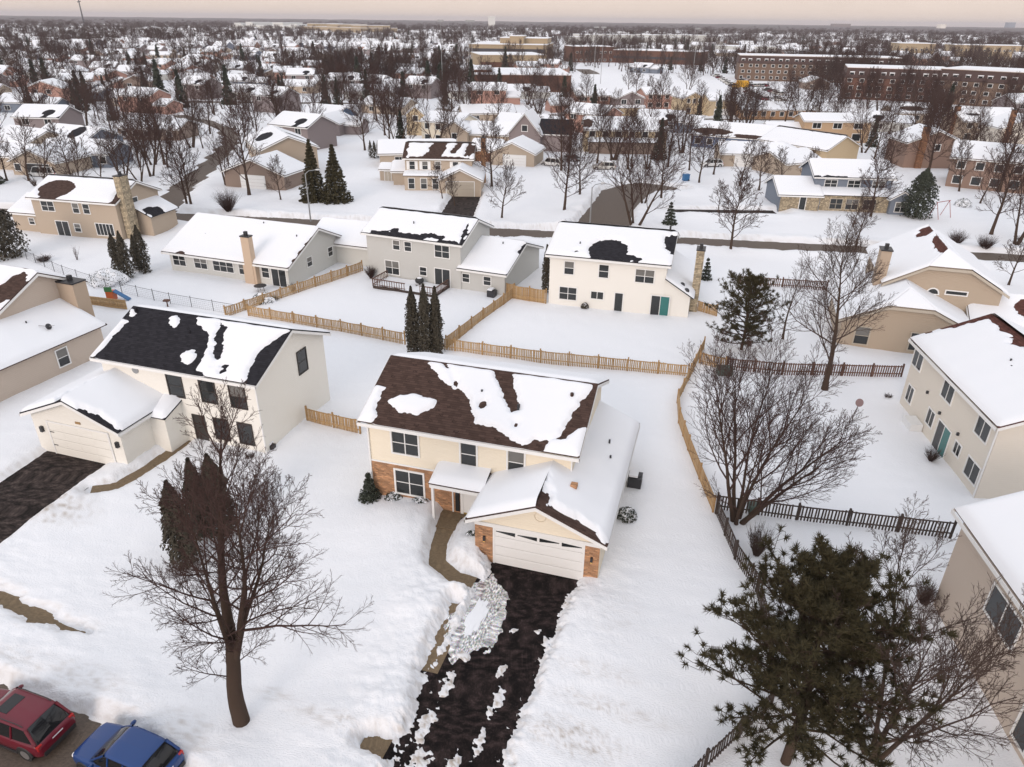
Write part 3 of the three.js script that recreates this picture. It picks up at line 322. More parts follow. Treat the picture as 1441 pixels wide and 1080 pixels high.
{ const g = house('grey_house', 'light grey two-storey house with low wing and back deck', -16.35, -77.43, 22);
  block(g, { a0: 0, a1: 11.58, b0: 0, b1: 7.6, he: 5.15, rise: 1.6, wall: greyS, roof: roofDark, snow: [{ step: 0.16, seed: 61, ridge: 0.1, bare: [[0.42, 0.09, 0.34, 0.08, 2], [0.3, 0.2, 0.05, 0.1], [0.70, 0.16, 0.12, 0.1], [0.96, 0.4, 0.025, 0.4, 8], [0.87, 0.03, 0.1, 0.06]] }, { step: 0.4, seed: 62 }] });
  block(g, { a0: 11.58, a1: 16.6, b0: 0.15, b1: 10.6, he: 2.5, rise: 1.8, wall: greyS, roof: roofDark, snow: [{ step: 0.18, seed: 63, bare: [[1.0, 0.8, 0.05, 0.22]] }, { step: 0.4, seed: 64 }] });
  opening(g, { a: 3.8, y: 3.5, w: 0.8, h: 1.0 }); opening(g, { a: 5.25, y: 3.5, w: 0.8, h: 1.0 }); opening(g, { a: 9.4, y: 3.3, w: 1.7, h: 1.3, cols: 2 }); opening(g, { a: 3.1, y: 0.6, w: 1.7, h: 1.5, cols: 2 }); opening(g, { a: 7.0, y: 1.0, w: 0.8, h: 0.9 }); opening(g, { a: 9.35, y: -0.1, w: 1.8, h: 2.1, cols: 2, rows: 1, name: 'sliding_door' }); for (const a of [12.1, 14.6]) opening(g, { a, y: 0.9, w: 0.8, h: 0.9, b: 0.15 });
  for (const a of [2, 4, 6.2, 8.4]) boxVent(g, a, 6.65, 3.8, roofDark); vent(g, 5.2, 6.0, 1.6); vent(g, 14.6, 4.1, 4.4);
}
{ const g = house('white_house', 'white two-storey house with teal sliding door and round bare roof patch', 3.68, -69.34, 15.8);
  block(g, { a0: 0, a1: 11.6, b0: 0, b1: 10.4, he: 5.3, rise: 1.7, wall: whiteS, roof: roofDark, snow: [{ step: 0.16, seed: 71, ridge: 0.06, bare: [[0.49, 0.26, 0.16, 0.33], [0.62, 0.1, 0.14, 0.1], [0.97, 0.62, 0.06, 0.28, 10], [0.24, 0.14, 0.015, 0.03]] }, { step: 0.4, seed: 72 }] });
  block(g, { a0: 11.6, a1: 14.1, b0: 0.05, b1: 9.5, he: 2.3, rise: 1.5, axis: 'r', wall: whiteS, roof: roofDark, snow: [{ step: 0.2, seed: 73 }] });
  opening(g, { a: 2.0, y: 3.3, w: 0.95, h: 1.3 }); opening(g, { a: 5.5, y: 3.3, w: 0.95, h: 1.3 }); opening(g, { a: 9.55, y: 3.2, w: 1.8, h: 1.3, cols: 2 }); opening(g, { a: 2.0, y: 0.6, w: 1.75, h: 1.3, cols: 2 }); opening(g, { a: 5.0, y: 1.0, w: 1.25, h: 0.75, cols: 2, rows: 1 }); opening(g, { a: 7.2, y: -0.05, w: 0.8, h: 1.9, rows: 1, name: 'door', pane: glass }); opening(g, { a: 11.3, y: -0.1, w: 1.75, h: 2.1, cols: 2, rows: 1, name: 'sliding_door', pane: [glass, glassTeal], off: 0.06 });
  chimney(g, 14.5, 2.6, 0.75, 1.4, 6.3, stone); vent(g, 11.2, 6.9, 5.1, metalDark, 0.1, 0.8); vent(g, 2.7, 5.9, 1.5);
  for (const [a, b, y] of [[13.1, 0.9, 2.95], [13.6, 0.2, 2.65]]) { const d = part('satellite_dish', new THREE.SphereGeometry(0.42, 16, 8, 0, Math.PI * 2, 0, 0.7), metalDark, g); d.position.set(a, y, -b); d.rotation.set(0.9, 0, -0.3); part('dish_arm', new MB().tube([V3(0, 0.4, 0), V3(0, -0.35, -0.25)], [0.03, 0.03], 5).geo(), metalGrey, d); }
}
{ const g = house('beige_house', 'pale beige two-storey house with green sliding door facing the fenced yard', 29.96, -48.37, 96);
  block(g, { a0: 0, a1: 12.4, b0: 0, b1: 9.3, he: 5.35, rise: 2.0, wall: beige, roof: roofRed, snow: [{ step: 0.15, seed: 81, ridge: 0.5, bare: [[0.0, 0.8, 0.05, 0.5, 0], [0.02, 0.45, 0.015, 0.14], [0.36, 0.9, 0.05, 0.06]] }, { step: 0.4, seed: 82 }] });
  for (const [a, y, w, h] of [[0.9, 3.5, 1.5, 1.3], [6.0, 3.5, 1.5, 1.3], [10.9, 3.5, 1.5, 1.3], [1.2, 0.8, 1.0, 1.2], [4.9, 0.9, 1.0, 1.1], [9.1, 1.1, 0.8, 0.8], [11.3, 0.7, 1.5, 1.2]]) opening(g, { a, y, w, h, cols: 2, rows: 1 });
  opening(g, { a: 7.0, y: -0.05, w: 1.8, h: 2.05, cols: 2, rows: 1, name: 'sliding_door', pane: [glass, glassTeal] }); vent(g, 6.6, 6.6, 2.8); vent(g, 7.2, 6.4, 2.6); downpipe(g, 12.35, 5.2, -0.06); for (const [a, y] of [[3.6, 2.7], [5.9, 2.3], [8.7, 2.3]]) { const l = part('wall_lamp', new MB().box(-0.07, 0.07, 0, 0.2, 0, 0.14).geo(), metalDark, g); l.position.set(a, y, 0.004); }
  new MB().box(3.0, 4.4, -0.1, 0.55, 0.05, 0.9).build('window_well_cover', mat('plastic_white', [0.75, 0.76, 0.76], 0.3), g);
}
{ const g = house('sand_house', 'sand coloured house with wide two-pane window behind the bare trees', 21.4, -27.0, 96.5);
  block(g, { a0: 0, a1: 14, b0: 0, b1: 9, he: 5.7, rise: 2.1, wall: sand, roof: roofRed, snow: [{ thick: 0.25, step: 0.18, seed: 91, bare: [[0.12, 0.75, 0.02, 0.15]] }, { step: 0.4 }] });
  opening(g, { a: 4.7, y: 3.1, w: 2.3, h: 1.45, cols: 2, rows: 1 }); opening(g, { a: 8.6, y: 0.4, w: 1.8, h: 2.0, cols: 2, rows: 1 });
}
{ const g = house('brown_house', 'tan brown house with clipped gables, arched window and red shingles', 29.6, -59.6, 17);
  // low wing in front, tall block behind and to the right
  const clip = (a0, a1, b0, b1, he, rise, cut, sn) => { // a gable whose peak is clipped by a small hip facing near
    const am = (a0 + a1) / 2, P = (a, y, b) => V3(a, y, -b), hw = (a1 - a0) / 2, yc = he + rise * (1 - cut), ac = hw * cut, top = he + rise, back = b0 + ac * 1.1, ov = 0.45, m = new MB(), sl = rise / hw;
    m.poly([P(a0, -0.5, b0), P(a1, -0.5, b0), P(a1, he, b0), P(am + ac, yc, b0), P(am - ac, yc, b0), P(a0, he, b0)]); m.quad(P(a1, -0.5, b0), P(a1, -0.5, b1), P(a1, he, b1), P(a1, he, b0)).quad(P(a0, -0.5, b1), P(a0, -0.5, b0), P(a0, he, b0), P(a0, he, b1)); m.poly([P(a1, -0.5, b1), P(a0, -0.5, b1), P(a0, he, b1), P(am, top, b1), P(a1, he, b1)]); m.build('wall', tanS, g);
    const e = he - ov * sl, z0 = b0 - ov; const halves = [[-1, a0 - ov], [1, a1 + ov]];
    for (const [s, x] of halves) { const r = new MB(), u = V3(0, 0.12, 0), A = P(x, e, z0).add(u), B = P(x, e, b1 + ov).add(u), Cc = P(am, top, b1 + ov).add(u), D = P(am, top, back).add(u), E = P(am + s * ac, yc, z0).add(u); const pts = s < 0 ? [A, E, D, Cc, B] : [B, Cc, D, E, A]; r.poly(pts).build('roof', roofRed, g);
      const U = b1 + ov - z0, V = A.distanceTo(P(am, e + (hw + ov) * sl, z0)); part('roof_snow', snowSheet((p, q) => { const t = q / V, xx = x + (am - x) * t, f = Math.max(0, (Math.abs(hw) * 0 + ac - Math.abs(xx - am)) / ac), z = z0 + (back - z0) * f; return V3(xx, e + 0.12 + (top - e) * t, -(z + (b1 + ov - z) * p / U)); }, U, V, sn[s < 0 ? 0 : 1]), snowM, g); }
    const h = new MB(), u = V3(0, 0.125, 0), A = P(am - ac, yc, z0).add(u), B = P(am + ac, yc, z0).add(u), D = P(am, top, back).add(u); h.tri(A, B, D).build('roof', roofRed, g);
    const N = 10, sp = [], si = []; for (let j = 0; j <= N; j++) for (let i = 0; i <= N; i++) { const t = j / N, l = A.clone().lerp(D, t), r = B.clone().lerp(D, t), q = l.lerp(r, i / N), ed = Math.min(t * 4, 1); sp.push(q.x, q.y + 0.16 * Math.sqrt(ed) - 0.003, q.z); if (i < N && j < N) { const k = j * (N + 1) + i; si.push(k, k + 1, k + N + 2, k, k + N + 2, k + N + 1); } } const sg = new THREE.BufferGeometry(); sg.setAttribute('position', new THREE.Float32BufferAttribute(sp, 3)); sg.setIndex(si); sg.computeVertexNormals(); part('roof_snow', sg, snowM, g);
    const bar = new MB(), add = (p, q) => bar.slab(p.clone().add(V3(0, 0.02, 0.03)), q.clone().add(V3(0, 0.02, 0.03)), q.clone().add(V3(0, -0.22, 0.03)), p.clone().add(V3(0, -0.22, 0.03)), 0.05); add(P(a0 - ov, e, z0), P(am - ac, yc, z0)); add(P(am - ac, yc, z0), P(am + ac, yc, z0)); add(P(am + ac, yc, z0), P(a1 + ov, e, z0)); bar.build('trim', tanTrim, g); };
  clip(0, 10.4, 0, 9, 2.6, 2.4, 0.34, [{ seed: 101, thick: 0.25 }, { seed: 102, thick: 0.25 }]);
  clip(3.7, 13.2, 4.6, 15.5, 5.0, 2.7, 0.36, [{ seed: 103, thick: 0.2, bare: [[0.78, 0.9, 0.1, 0.16], [0.9, 0.93, 0.05, 0.1], [0.25, 0.97, 0.3, 0.1]] }, { seed: 104, thick: 0.2, ridge: 0.35, bare: [[0.5, 0.85, 0.3, 0.02]] }]);
  for (const a of [1.9, 6.4]) opening(g, { a, y: 0.3, w: 1.15, h: 1.6, frame: tanTrim }); opening(g, { a: 9.1, y: 1.0, w: 0.9, h: 0.8, rows: 1, frame: tanTrim });
  opening(g, { a: 9.6, y: 4.3, w: 1.7, h: 0.3, rows: 1, b: 4.6 }); const ar = part('window', new THREE.TorusGeometry(0.5, 0.07, 6, 16, Math.PI), white, g); ar.position.set(7.7, 4.2, -4.57); part('pane', new THREE.CircleGeometry(0.48, 16, 0, Math.PI), glass, ar); part('sill', new MB().box(-0.57, 0.57, -0.08, 0, -0.02, 0.07).geo(), white, ar);
  chimney(g, 3.2, 5.6, 0.9, 1.3, 7.6, mat('tan_brick', [0.42, 0.33, 0.25], 0.9)); block(g, { a0: 11.2, a1: 21, b0: 3.0, b1: 9.5, he: 2.6, rise: 1.5, wall: tanS, roof: roofRed, snow: [{ seed: 105, bare: [[0.7, 0.6, 0.35, 0.5]] }, { seed: 106, step: 0.3, bare: [[0.5, 0.5, 0.3, 0.35]] }] });
}
{ const g = house('colonial_house', 'tan colonial house with white shutters, porch and snow-patched brown roof', -18.66, -124.65, 1);
  block(g, { a0: 0, a1: 11.4, b0: 0, b1: 8.4, he: 5.15, rise: 1.75, wall: tan2, roof: roofBrown, snow: [{ step: 0.2, seed: 111, ridge: 0.3, bare: [[0.44, 0.4, 0.13, 0.75, -18], [0.74, 0.7, 0.045, 0.5, -20], [0.9, 0.6, 0.03, 0.6, -10], [0.96, 0.4, 0.06, 0.5], [0.5, 0.03, 0.5, 0.1], [0.03, 0.4, 0.04, 0.6]], keep: [[0.2, 0.5, 0.15, 0.3], [1, 0.1, 0.07, 0.2]] }, { step: 0.5 }] });
  block(g, { a0: 0, a1: 6.4, b0: -1.7, b1: 0.02, he: 2.4, rise: 0.35, axis: 'n', ov: 0.2, wall: tan2, roof: roofBrown, snow: [{ seed: 112 }] });
  block(g, { a0: 6.4, a1: 13.2, b0: -5, b1: 5, he: 2.6, rise: 1.6, axis: 'z', wall: tan2, roof: roofBrown, snow: [{ seed: 113 }, { seed: 114 }] });
  for (const a of [1.2, 3.4, 8.6]) { opening(g, { a, y: 3.2, w: 0.9, h: 1.3 }); for (const s of [-0.75, 0.75]) { const k = part('shutter', new MB().box(-0.2, 0.2, 0, 1.4, 0, 0.05).geo(), white, g); k.position.set(a + s, 3.15, 0.005); } } for (const a of [1.2, 3.3, 5.3]) opening(g, { a, y: 0.3, w: 1.0, h: 1.7, b: -1.7 }); garageDoor(g, 9.8, 5.02, 4.6, 2.2, null, tanTrim); opening(g, { a: 5.6, y: 3.2, w: 0.9, h: 1.3 }); chimney(g, 13.0, 6.2, 0.8, 1.2, 7.6, brick);
  block(g, { a0: -2.6, a1: 0, b0: 2.4, b1: 7, he: 2.5, rise: 1.1, wall: tan2, roof: roofBrown, snow: [{ step: 0.4 }, { step: 0.5 }] });
}
{ const g = house('blue_grey_house', 'blue grey two-storey house with stone front and white-framed windows', 47.0, -113.4, 5);
  block(g, { a0: 0, a1: 11.6, b0: 0, b1: 8, he: 5.0, rise: 1.7, wall: blueG, roof: roofDark, snow: [{ step: 0.25, seed: 121, bare: [[0.2, 0.03, 0.2, 0.06]] }, { step: 0.5 }] });
  block(g, { a0: -5.5, a1: 0.6, b0: -2.2, b1: 7, he: 2.5, rise: 1.7, axis: 'x', wall: blueG, roof: roofDark, snow: [{ seed: 122 }, { step: 0.5 }] }); block(g, { a0: 0.6, a1: 11, b0: -1.8, b1: 0.02, he: 2.5, rise: 0.6, axis: 'n', wall: stone, roof: roofDark, ov: 0.3, snow: [{ seed: 123 }] }); block(g, { a0: 11, a1: 14.2, b0: -2.6, b1: 4, he: 2.5, rise: 1, axis: 'z', wall: blueG, roof: roofDark, snow: [{ step: 0.3 }, { step: 0.3 }] });
  for (const a of [2.4, 5.9, 9.6]) { opening(g, { a, y: 3.3, w: 1.8, h: 1.1, cols: 2 }); } for (const a of [3.2, 5.6, 8.2]) opening(g, { a, y: 0.4, w: 1.8, h: 1.5, b: -1.8, cols: 2, frame: tanTrim }); new MB().box(-5.4, 0.5, -0.5, 2.2, 2.203, 2.25).build('stone_facing', stone, g); opening(g, { a: -2, y: 0.2, w: 0.9, h: 1.9, b: -2.2, rows: 1, off: 0.05, name: 'door' }); opening(g, { a: 12.6, y: 0.4, w: 1.6, h: 1.4, cols: 2, b: -2.6 });
}
// ---------- trees ----------
function growBare(o) { // o: seed h (height) r (trunk radius) fork (bare trunk share) kids[] ang[] ratio[] up wig stems lean droop twigR sides
  const R = rng(o.seed), trunk = new MB(), limbs = new MB(), max = o.kids.length; const tw = o.twigR || 0.006;
  const rot = (d, ang, az) => { const s = (Math.abs(d.y) > 0.95 ? V3(1, 0, 0) : V3(0, 1, 0)).cross(d).normalize(), q = d.clone().cross(s); return d.clone().multiplyScalar(Math.cos(ang)).addScaledVector(s, Math.sin(ang) * Math.cos(az)).addScaledVector(q, Math.sin(ang) * Math.sin(az)).normalize(); };
  function grow(p, d, len, r, lev, lead = false) { const split = o.leaders && lev === 0 && !lead;
    const n = [9, 6, 5, 3, 2, 2][lev], pts = [p.clone()], rs = [r], dirs = []; let q = p.clone(), e = d.clone(); const end = lev === max ? tw * 0.5 : split ? r * 0.72 : Math.max(tw, r * (lev === 0 ? 0.14 : 0.25)); let az = R() * 6.28;
    for (let k = 1; k <= n; k++) { const w = o.wig * (lev === 0 ? 0.45 : 1); e.add(V3((R() - 0.5) * w, (R() - 0.5) * w + (lev ? o.up[Math.min(lev, o.up.length - 1)] : 0.03) / n, (R() - 0.5) * w)).normalize(); q = q.clone().addScaledVector(e, len / n); pts.push(q); rs.push(r + (end - r) * Math.pow(k / n, 0.8)); dirs.push(e.clone()); }
    const B = lev === 0 ? trunk : limbs; if (lev === 0 && !lead) rs[0] *= 1.25; B.tube(pts, rs, Math.max(3, (o.sides || 8) - lev * 2));
    if (lev >= max) return; const kids = split ? o.lowKids : Math.round(o.kids[lev] * (0.8 + 0.4 * R())), s0 = lev === 0 ? (lead ? 0.12 : o.fork) : 0.18;
    for (let k = 0; k < kids; k++) { const t = s0 + (1 - s0) * Math.pow((k + 0.5 + (R() - 0.5) * 0.7) / kids, lev === 0 ? 0.8 : 0.9), f = clamp(t * n, 0, n - 0.01), i = Math.floor(f), u = f - i, pp = pts[i].clone().lerp(pts[i + 1], u), rr = rs[i] * (1 - u) + rs[i + 1] * u; az += 2.4 + (R() - 0.5) * 0.9; const a = o.ang[lev] * (0.75 + 0.5 * R()) * (lev === 0 ? 1.25 - 0.55 * t : 1);
      const l = (split ? o.h * 0.55 : len) * o.ratio[lev] * (lev === 0 ? (1.15 - 0.62 * t) : (1.1 - 0.6 * t)) * (0.75 + 0.5 * R()); grow(pp, rot(dirs[i], a, az), l, Math.min(rr * 0.72, Math.max(tw, l * (o.slim || 0.016))), lev + 1); }
    if (split) { for (let k = 0; k < o.leaders; k++) grow(q.clone().addScaledVector(e, -0.45 - 0.3 * k), rot(e, (o.leadAng || 0.3) * (0.6 + 0.7 * R()) * (k ? 1 : 0.4), k / o.leaders * 6.28 + R()), o.h * (0.52 + 0.16 * R()), end * (k ? 0.5 + 0.22 * R() : 0.98), 0, true); return; }
    if (lev === 0 && !o.stems) for (let k = 0; k < 3; k++) grow(q, rot(e, 0.35 + 0.2 * R(), k * 2.1), len * o.ratio[0] * 0.6, end * 0.9, 1);
  }
  const st = o.stems || 1; for (let k = 0; k < st; k++) { const a = k / st * 6.28 + R(), tilt = st > 1 ? (o.spread || 0.35) * (0.6 + 0.7 * R()) : (o.lean || 0.03); grow(V3(Math.cos(a) * (st > 1 ? o.r * 1.1 : 0), -0.35, Math.sin(a) * (st > 1 ? o.r * 1.1 : 0)), V3(Math.sin(tilt) * Math.cos(a), Math.cos(tilt), Math.sin(tilt) * Math.sin(a)), o.h * (st > 1 ? 0.72 + 0.2 * R() : o.leaders ? 0.34 : 0.8), o.r * (st > 1 ? 0.75 + 0.4 * R() : 1), 0); }
  return { trunk: trunk.geo(), limbs: limbs.geo() };
}
function bareTree(name, label, o, x, z, turn = 0, group) { const t = growBare(o), g = thing(name, label, 'tree', x, 0, z, turn, group); part('trunk', t.trunk, o.bark || bark, g); part('crown', t.limbs, o.twig || twig, g); return g; }
const tri0 = new Float32Array(9);
function leafCloud(n, place, size, R) { // small leaf-sized faces; place(R) -> [point, outward]
  const p = [], nn = []; for (let k = 0; k < n; k++) { const [c, out] = place(R, k), s = size * (0.6 + 0.8 * R()), d = V3(R() - 0.5, R() - 0.5, R() - 0.5).normalize().multiplyScalar(0.9).add(out).normalize(), a = V3(R() - 0.5, R() - 0.5, R() - 0.5).cross(d).normalize(), b = d.clone().cross(a); const q = [c.clone().addScaledVector(a, s), c.clone().addScaledVector(a, -s * 0.6).addScaledVector(b, s * 0.7), c.clone().addScaledVector(a, -s * 0.6).addScaledVector(b, -s * 0.7)]; for (const v of q) { p.push(v.x, v.y, v.z); nn.push(d.x, d.y, d.z); } }
  const g = new THREE.BufferGeometry(); g.setAttribute('position', new THREE.Float32BufferAttribute(p, 3)); g.setAttribute('normal', new THREE.Float32BufferAttribute(nn, 3)); g.setAttribute('uv', new THREE.Float32BufferAttribute(new Float32Array(p.length / 3 * 2), 2)); return g; }
function columnGeo(h, r, n, seed, leaf = 0.11) { const R = rng(seed); return leafCloud(n, R => { const t = Math.pow(R(), 0.8), y = 0.05 + t * h, az = R() * 6.28, prof = r * Math.pow(Math.sin(Math.PI * (0.12 + 0.88 * Math.pow(1 - t, 0.75)) * 0.62 + 0.02), 0.8) * (1 - Math.pow(t, 6)), lump = 0.78 + 0.42 * noise(Math.cos(az) * 2.2 + seed, y * 1.1, Math.sin(az) * 2.2) + 0.2 * noise(Math.cos(az) * 4 + seed, y * 3.3, Math.sin(az) * 4), q = prof * lump * Math.pow(R(), 0.3); return [V3(Math.cos(az) * q, y, Math.sin(az) * q), V3(Math.cos(az), 0.5, Math.sin(az))]; }, leaf, R); }
function arborvitae(label, x, z, h, r, n, seed, group) { const g = thing('arborvitae', label, 'tree', x, 0, z, 0, group); part('trunk', new MB().tube([V3(0, -0.3, 0), V3(0, h * 0.8, 0)], [0.09, 0.02], 6).geo(), bark, g); part('crown', columnGeo(h, r, n, seed), arborM, g); return g; }
function spruceGeo(h, r, n, seed, leaf = 0.12) { const R = rng(seed), tiers = Math.round(h * 2.2); return leafCloud(n, R => { const k = Math.floor(Math.pow(R(), 1.4) * tiers), t = k / tiers, L = r * (1 - t) * (0.85 + 0.3 * noise(k * 3.3, seed)), az0 = Math.floor(R() * 9) / 9 * 6.28 + k * 0.7, q = Math.pow(R(), 0.6) * L, az = az0 + (R() - 0.5) * 0.5, y = 0.3 + t * (h - 0.3) - q * 0.28 + (R() - 0.5) * 0.22; return [V3(Math.cos(az) * q, Math.max(0.03, y), Math.sin(az) * q), V3(Math.cos(az) * 0.4, 0.8, Math.sin(az) * 0.4)]; }, leaf, R); }
function spruce(label, x, z, h, r, n, seed, group, m = needleDark, leaf = 0.12) { const g = thing('spruce_tree', label, 'tree', x, 0, z, 0, group); part('trunk', new MB().tube([V3(0, -0.3, 0), V3(0, h * 0.95, 0)], [0.03 * h / 2, 0.02], 6).geo(), bark, g); part('crown', spruceGeo(h, r, n, seed, leaf), m, g); return g; }
function pineTree(label, x, z, h, r, o) { // limbs carrying tufts of needles at their ends
  const R = rng(o.seed), g = thing('pine_tree', label, 'tree', x, 0, z), tr = new MB(), lb = new MB(), tufts = []; tr.tube([V3(0, -0.4, 0), V3(0.1, h * 0.35, 0.05), V3(-0.05, h * 0.7, 0), V3(0, h * 0.97, 0)], [0.24 * h / 11, 0.19 * h / 11, 0.1 * h / 11, 0.02], 9);
  const N = o.limbs; for (let k = 0; k < N; k++) { const t = o.low + (1 - o.low) * (k + R() * 0.6) / N, az = k * 2.4 + R() * 0.6, L = r * (0.55 + 0.6 * R()) * Math.pow(Math.sin(Math.PI * clamp(0.2 + 0.74 * t)), 0.7) * (t > 0.85 ? 0.8 : 1), y = h * t, el = 0.15 + 0.55 * t; const pts = [V3(0, y, 0)]; let d = V3(Math.cos(az) * Math.cos(el), Math.sin(el) * 0.8 - 0.1, Math.sin(az) * Math.cos(el)).normalize(); for (let i = 1; i <= 5; i++) { d.add(V3((R() - 0.5) * 0.25, 0.06, (R() - 0.5) * 0.25)).normalize(); pts.push(pts[i - 1].clone().addScaledVector(d, L / 5)); } lb.tube(pts, [0.055, 0.045, 0.035, 0.028, 0.02, 0.012].map(q => q * (1.3 - 0.6 * t)), 5); tufts.push([pts[5], d.clone()]);
    const S = o.subs; for (let s = 0; s < S; s++) { const f = 0.8 + 4.1 * (s + R()) / S, i = Math.min(4, Math.floor(f)), p0 = pts[i].clone().lerp(pts[i + 1], f - i), l = L * (0.16 + 0.2 * R()), sd = d.clone().add(V3((R() - 0.5) * 1.9, 0.25 + (R() - 0.4) * 0.9, (R() - 0.5) * 1.9)).normalize(), p1 = p0.clone().addScaledVector(sd, l * 0.5), sd2 = sd.clone().add(V3((R() - 0.5) * 0.5, 0.3, (R() - 0.5) * 0.5)).normalize(), p2 = p1.clone().addScaledVector(sd2, l * 0.5); lb.tube([p0, p1, p2], [0.016, 0.012, 0.008], 3); tufts.push([p2, sd2]); if (R() < 0.75) { const q2 = p1.clone().add(V3((R() - 0.5) * l, R() * l * 0.5, (R() - 0.5) * l)); lb.tube([p1, q2], [0.01, 0.006], 3); tufts.push([q2, q2.clone().sub(p1).normalize()]); } } }
  const p = [], n = [], nl = o.needle, W = o.width; for (const [c, d] of tufts) { const m = o.per; for (let k = 0; k < m; k++) { const e = V3(R() - 0.5, R() - 0.5, R() - 0.5).normalize().multiplyScalar(1.0).addScaledVector(d, 0.75).normalize(), s = e.clone().cross(V3(R() - 0.5, R() - 0.5, R() - 0.5)).normalize().multiplyScalar(W), b = c.clone().addScaledVector(d, -nl * 0.7 * R()), tip = b.clone().addScaledVector(e, nl * (0.7 + 0.5 * R())), nn = e.clone().cross(s).normalize(), fl = nn.y < 0; if (fl) { nn.negate(); s.negate(); } for (const v of [b.clone().add(s), b.clone().sub(s), tip]) { p.push(v.x, v.y, v.z); n.push(nn.x, nn.y, nn.z); } } }
  const ng = new THREE.BufferGeometry(); ng.setAttribute('position', new THREE.Float32BufferAttribute(p, 3)); ng.setAttribute('normal', new THREE.Float32BufferAttribute(n, 3)); ng.setAttribute('uv', new THREE.Float32BufferAttribute(new Float32Array(p.length / 3 * 2), 2));
  part('trunk', tr.geo(), bark, g); const c = part('crown', ng, o.mat || needle, g); part('branches', lb.geo(), bark, g); return g; }
function shrubGeo(seed, h, r, n) { const R = rng(seed), m = new MB(); for (let k = 0; k < n; k++) { const az = R() * 6.28, t = Math.pow(R(), 0.6), d = V3(Math.cos(az) * t * r / h, 1, Math.sin(az) * t * r / h).normalize(), L = h * (0.6 + 0.5 * R()), p0 = V3(Math.cos(az) * 0.12 * R(), -0.1, Math.sin(az) * 0.12 * R()), p1 = p0.clone().addScaledVector(d, L * 0.5), p2 = p1.clone().addScaledVector(d.clone().add(V3((R() - 0.5) * 0.6, 0.1, (R() - 0.5) * 0.6)).normalize(), L * 0.5); m.tube([p0, p1, p2], [0.014, 0.01, 0.004], 3); for (let s = 0; s < 3; s++) { const q = p0.clone().lerp(p2, 0.35 + 0.5 * R()); m.tube([q, q.clone().add(V3((R() - 0.5) * 0.6 * r, 0.25 * h * R() + 0.05, (R() - 0.5) * 0.6 * r))], [0.007, 0.003], 3); } } return m.geo(); }
function shrub(label, u, v, h, r, n, seed, m = twig, group) { const p = at(u, v, 0); const g = thing('bare_shrub', label, 'shrub', p.x, 0, p.z, 0, group); part('stems', shrubGeo(seed, h, r, n), m, g); return g; }
function snowyBush(label, u, v, h, r, seed, green = true, group) { const p = at(u, v, 0), g = thing('snowy_bush', label, 'bush', p.x, 0, p.z, 0, group), R = rng(seed); part('foliage', leafCloud(900, R => { const az = R() * 6.28, el = Math.asin(R()), q = 0.75 + 0.3 * R(); return [V3(Math.cos(az) * Math.cos(el) * r * q, Math.sin(el) * h * q, Math.sin(az) * Math.cos(el) * r * q), V3(Math.cos(az), 0.5, Math.sin(az))]; }, 0.06, R), green ? needleDark : arborM, g);
  const s = new THREE.IcosahedronGeometry(1, 4), a = s.attributes.position; for (let k = 0; k < a.count; k++) { const x = a.getX(k), y = a.getY(k), z = a.getZ(k), w = 0.86 + 0.32 * noise(x * 2.3 + seed, y * 2.3, z * 2.3); a.setXYZ(k, x * r * w * 0.93, Math.max(0.05, y) * h * w * 1.02 + (y > 0.1 ? 0.05 : -0.06), z * r * w * 0.93); } s.computeVertexNormals(); part('snow_cap', s, snowM, g); return g; }
const pos = (u, v) => { const p = at(u, v, 0); return [p.x, p.z]; };

// the trees that stand nearest
bareTree('bare_tree', 'tall bare tree in the front lawn beside the parked cars', { seed: 8, h: 14.4, r: 0.36, fork: 0.5, leaders: 4, leadAng: 0.26, lowKids: 5, kids: [14, 10, 7, 5], ang: [0.85, 0.65, 0.6, 0.6], ratio: [0.42, 0.5, 0.46, 0.45], up: [0, 0.5, 0.3, 0.1], wig: 0.3, lean: 0.05, slim: 0.0125, sides: 10, twigR: 0.006 }, ...pos(341, 1020), 0.4 + Math.PI);
bareTree('bare_tree', 'many-stemmed bare tree behind the dark picket fence', { seed: 23, h: 10.4, r: 0.15, stems: 7, spread: 0.42, fork: 0.22, kids: [11, 9, 7, 4], ang: [0.55, 0.55, 0.55, 0.6], ratio: [0.52, 0.5, 0.45, 0.42], up: [0, 0.45, 0.3, 0.12], wig: 0.28, slim: 0.012, twigR: 0.008 }, ...pos(1037, 733), 1.0);
bareTree('bare_tree', 'bare tree standing before the red picket fence near the beige house', { seed: 31, h: 12.6, r: 0.26, fork: 0.2, kids: [22, 11, 8, 4], ang: [1.1, 0.65, 0.6, 0.6], ratio: [0.54, 0.5, 0.46, 0.45], up: [0, 0.7, 0.4, 0.15], wig: 0.32, slim: 0.013, twigR: 0.010, twig: twigGrey }, ...pos(1161, 548), 2.0);
bareTree('bare_tree', 'spreading bare tree beside the big pine and the sand house', { seed: 48, h: 9.8, r: 0.14, stems: 4, spread: 0.3, fork: 0.18, kids: [13, 10, 7, 5], ang: [0.7, 0.65, 0.6, 0.6], ratio: [0.5, 0.5, 0.46, 0.45], up: [0, 0.5, 0.35, 0.1], wig: 0.42, slim: 0.012, twigR: 0.008, twig: twigGrey }, 14.6, -18.6, 0.3);
bareTree('bare_tree', 'slender bare tree between the dark pine and the brown house', { seed: 53, h: 8.2, r: 0.12, fork: 0.15, kids: [16, 7, 5], ang: [0.8, 0.6, 0.6], ratio: [0.42, 0.45, 0.42], up: [0, 0.5, 0.3], wig: 0.3, slim: 0.011, twigR: 0.008, twig: twigGrey }, ...pos(1102, 478), 0.3);
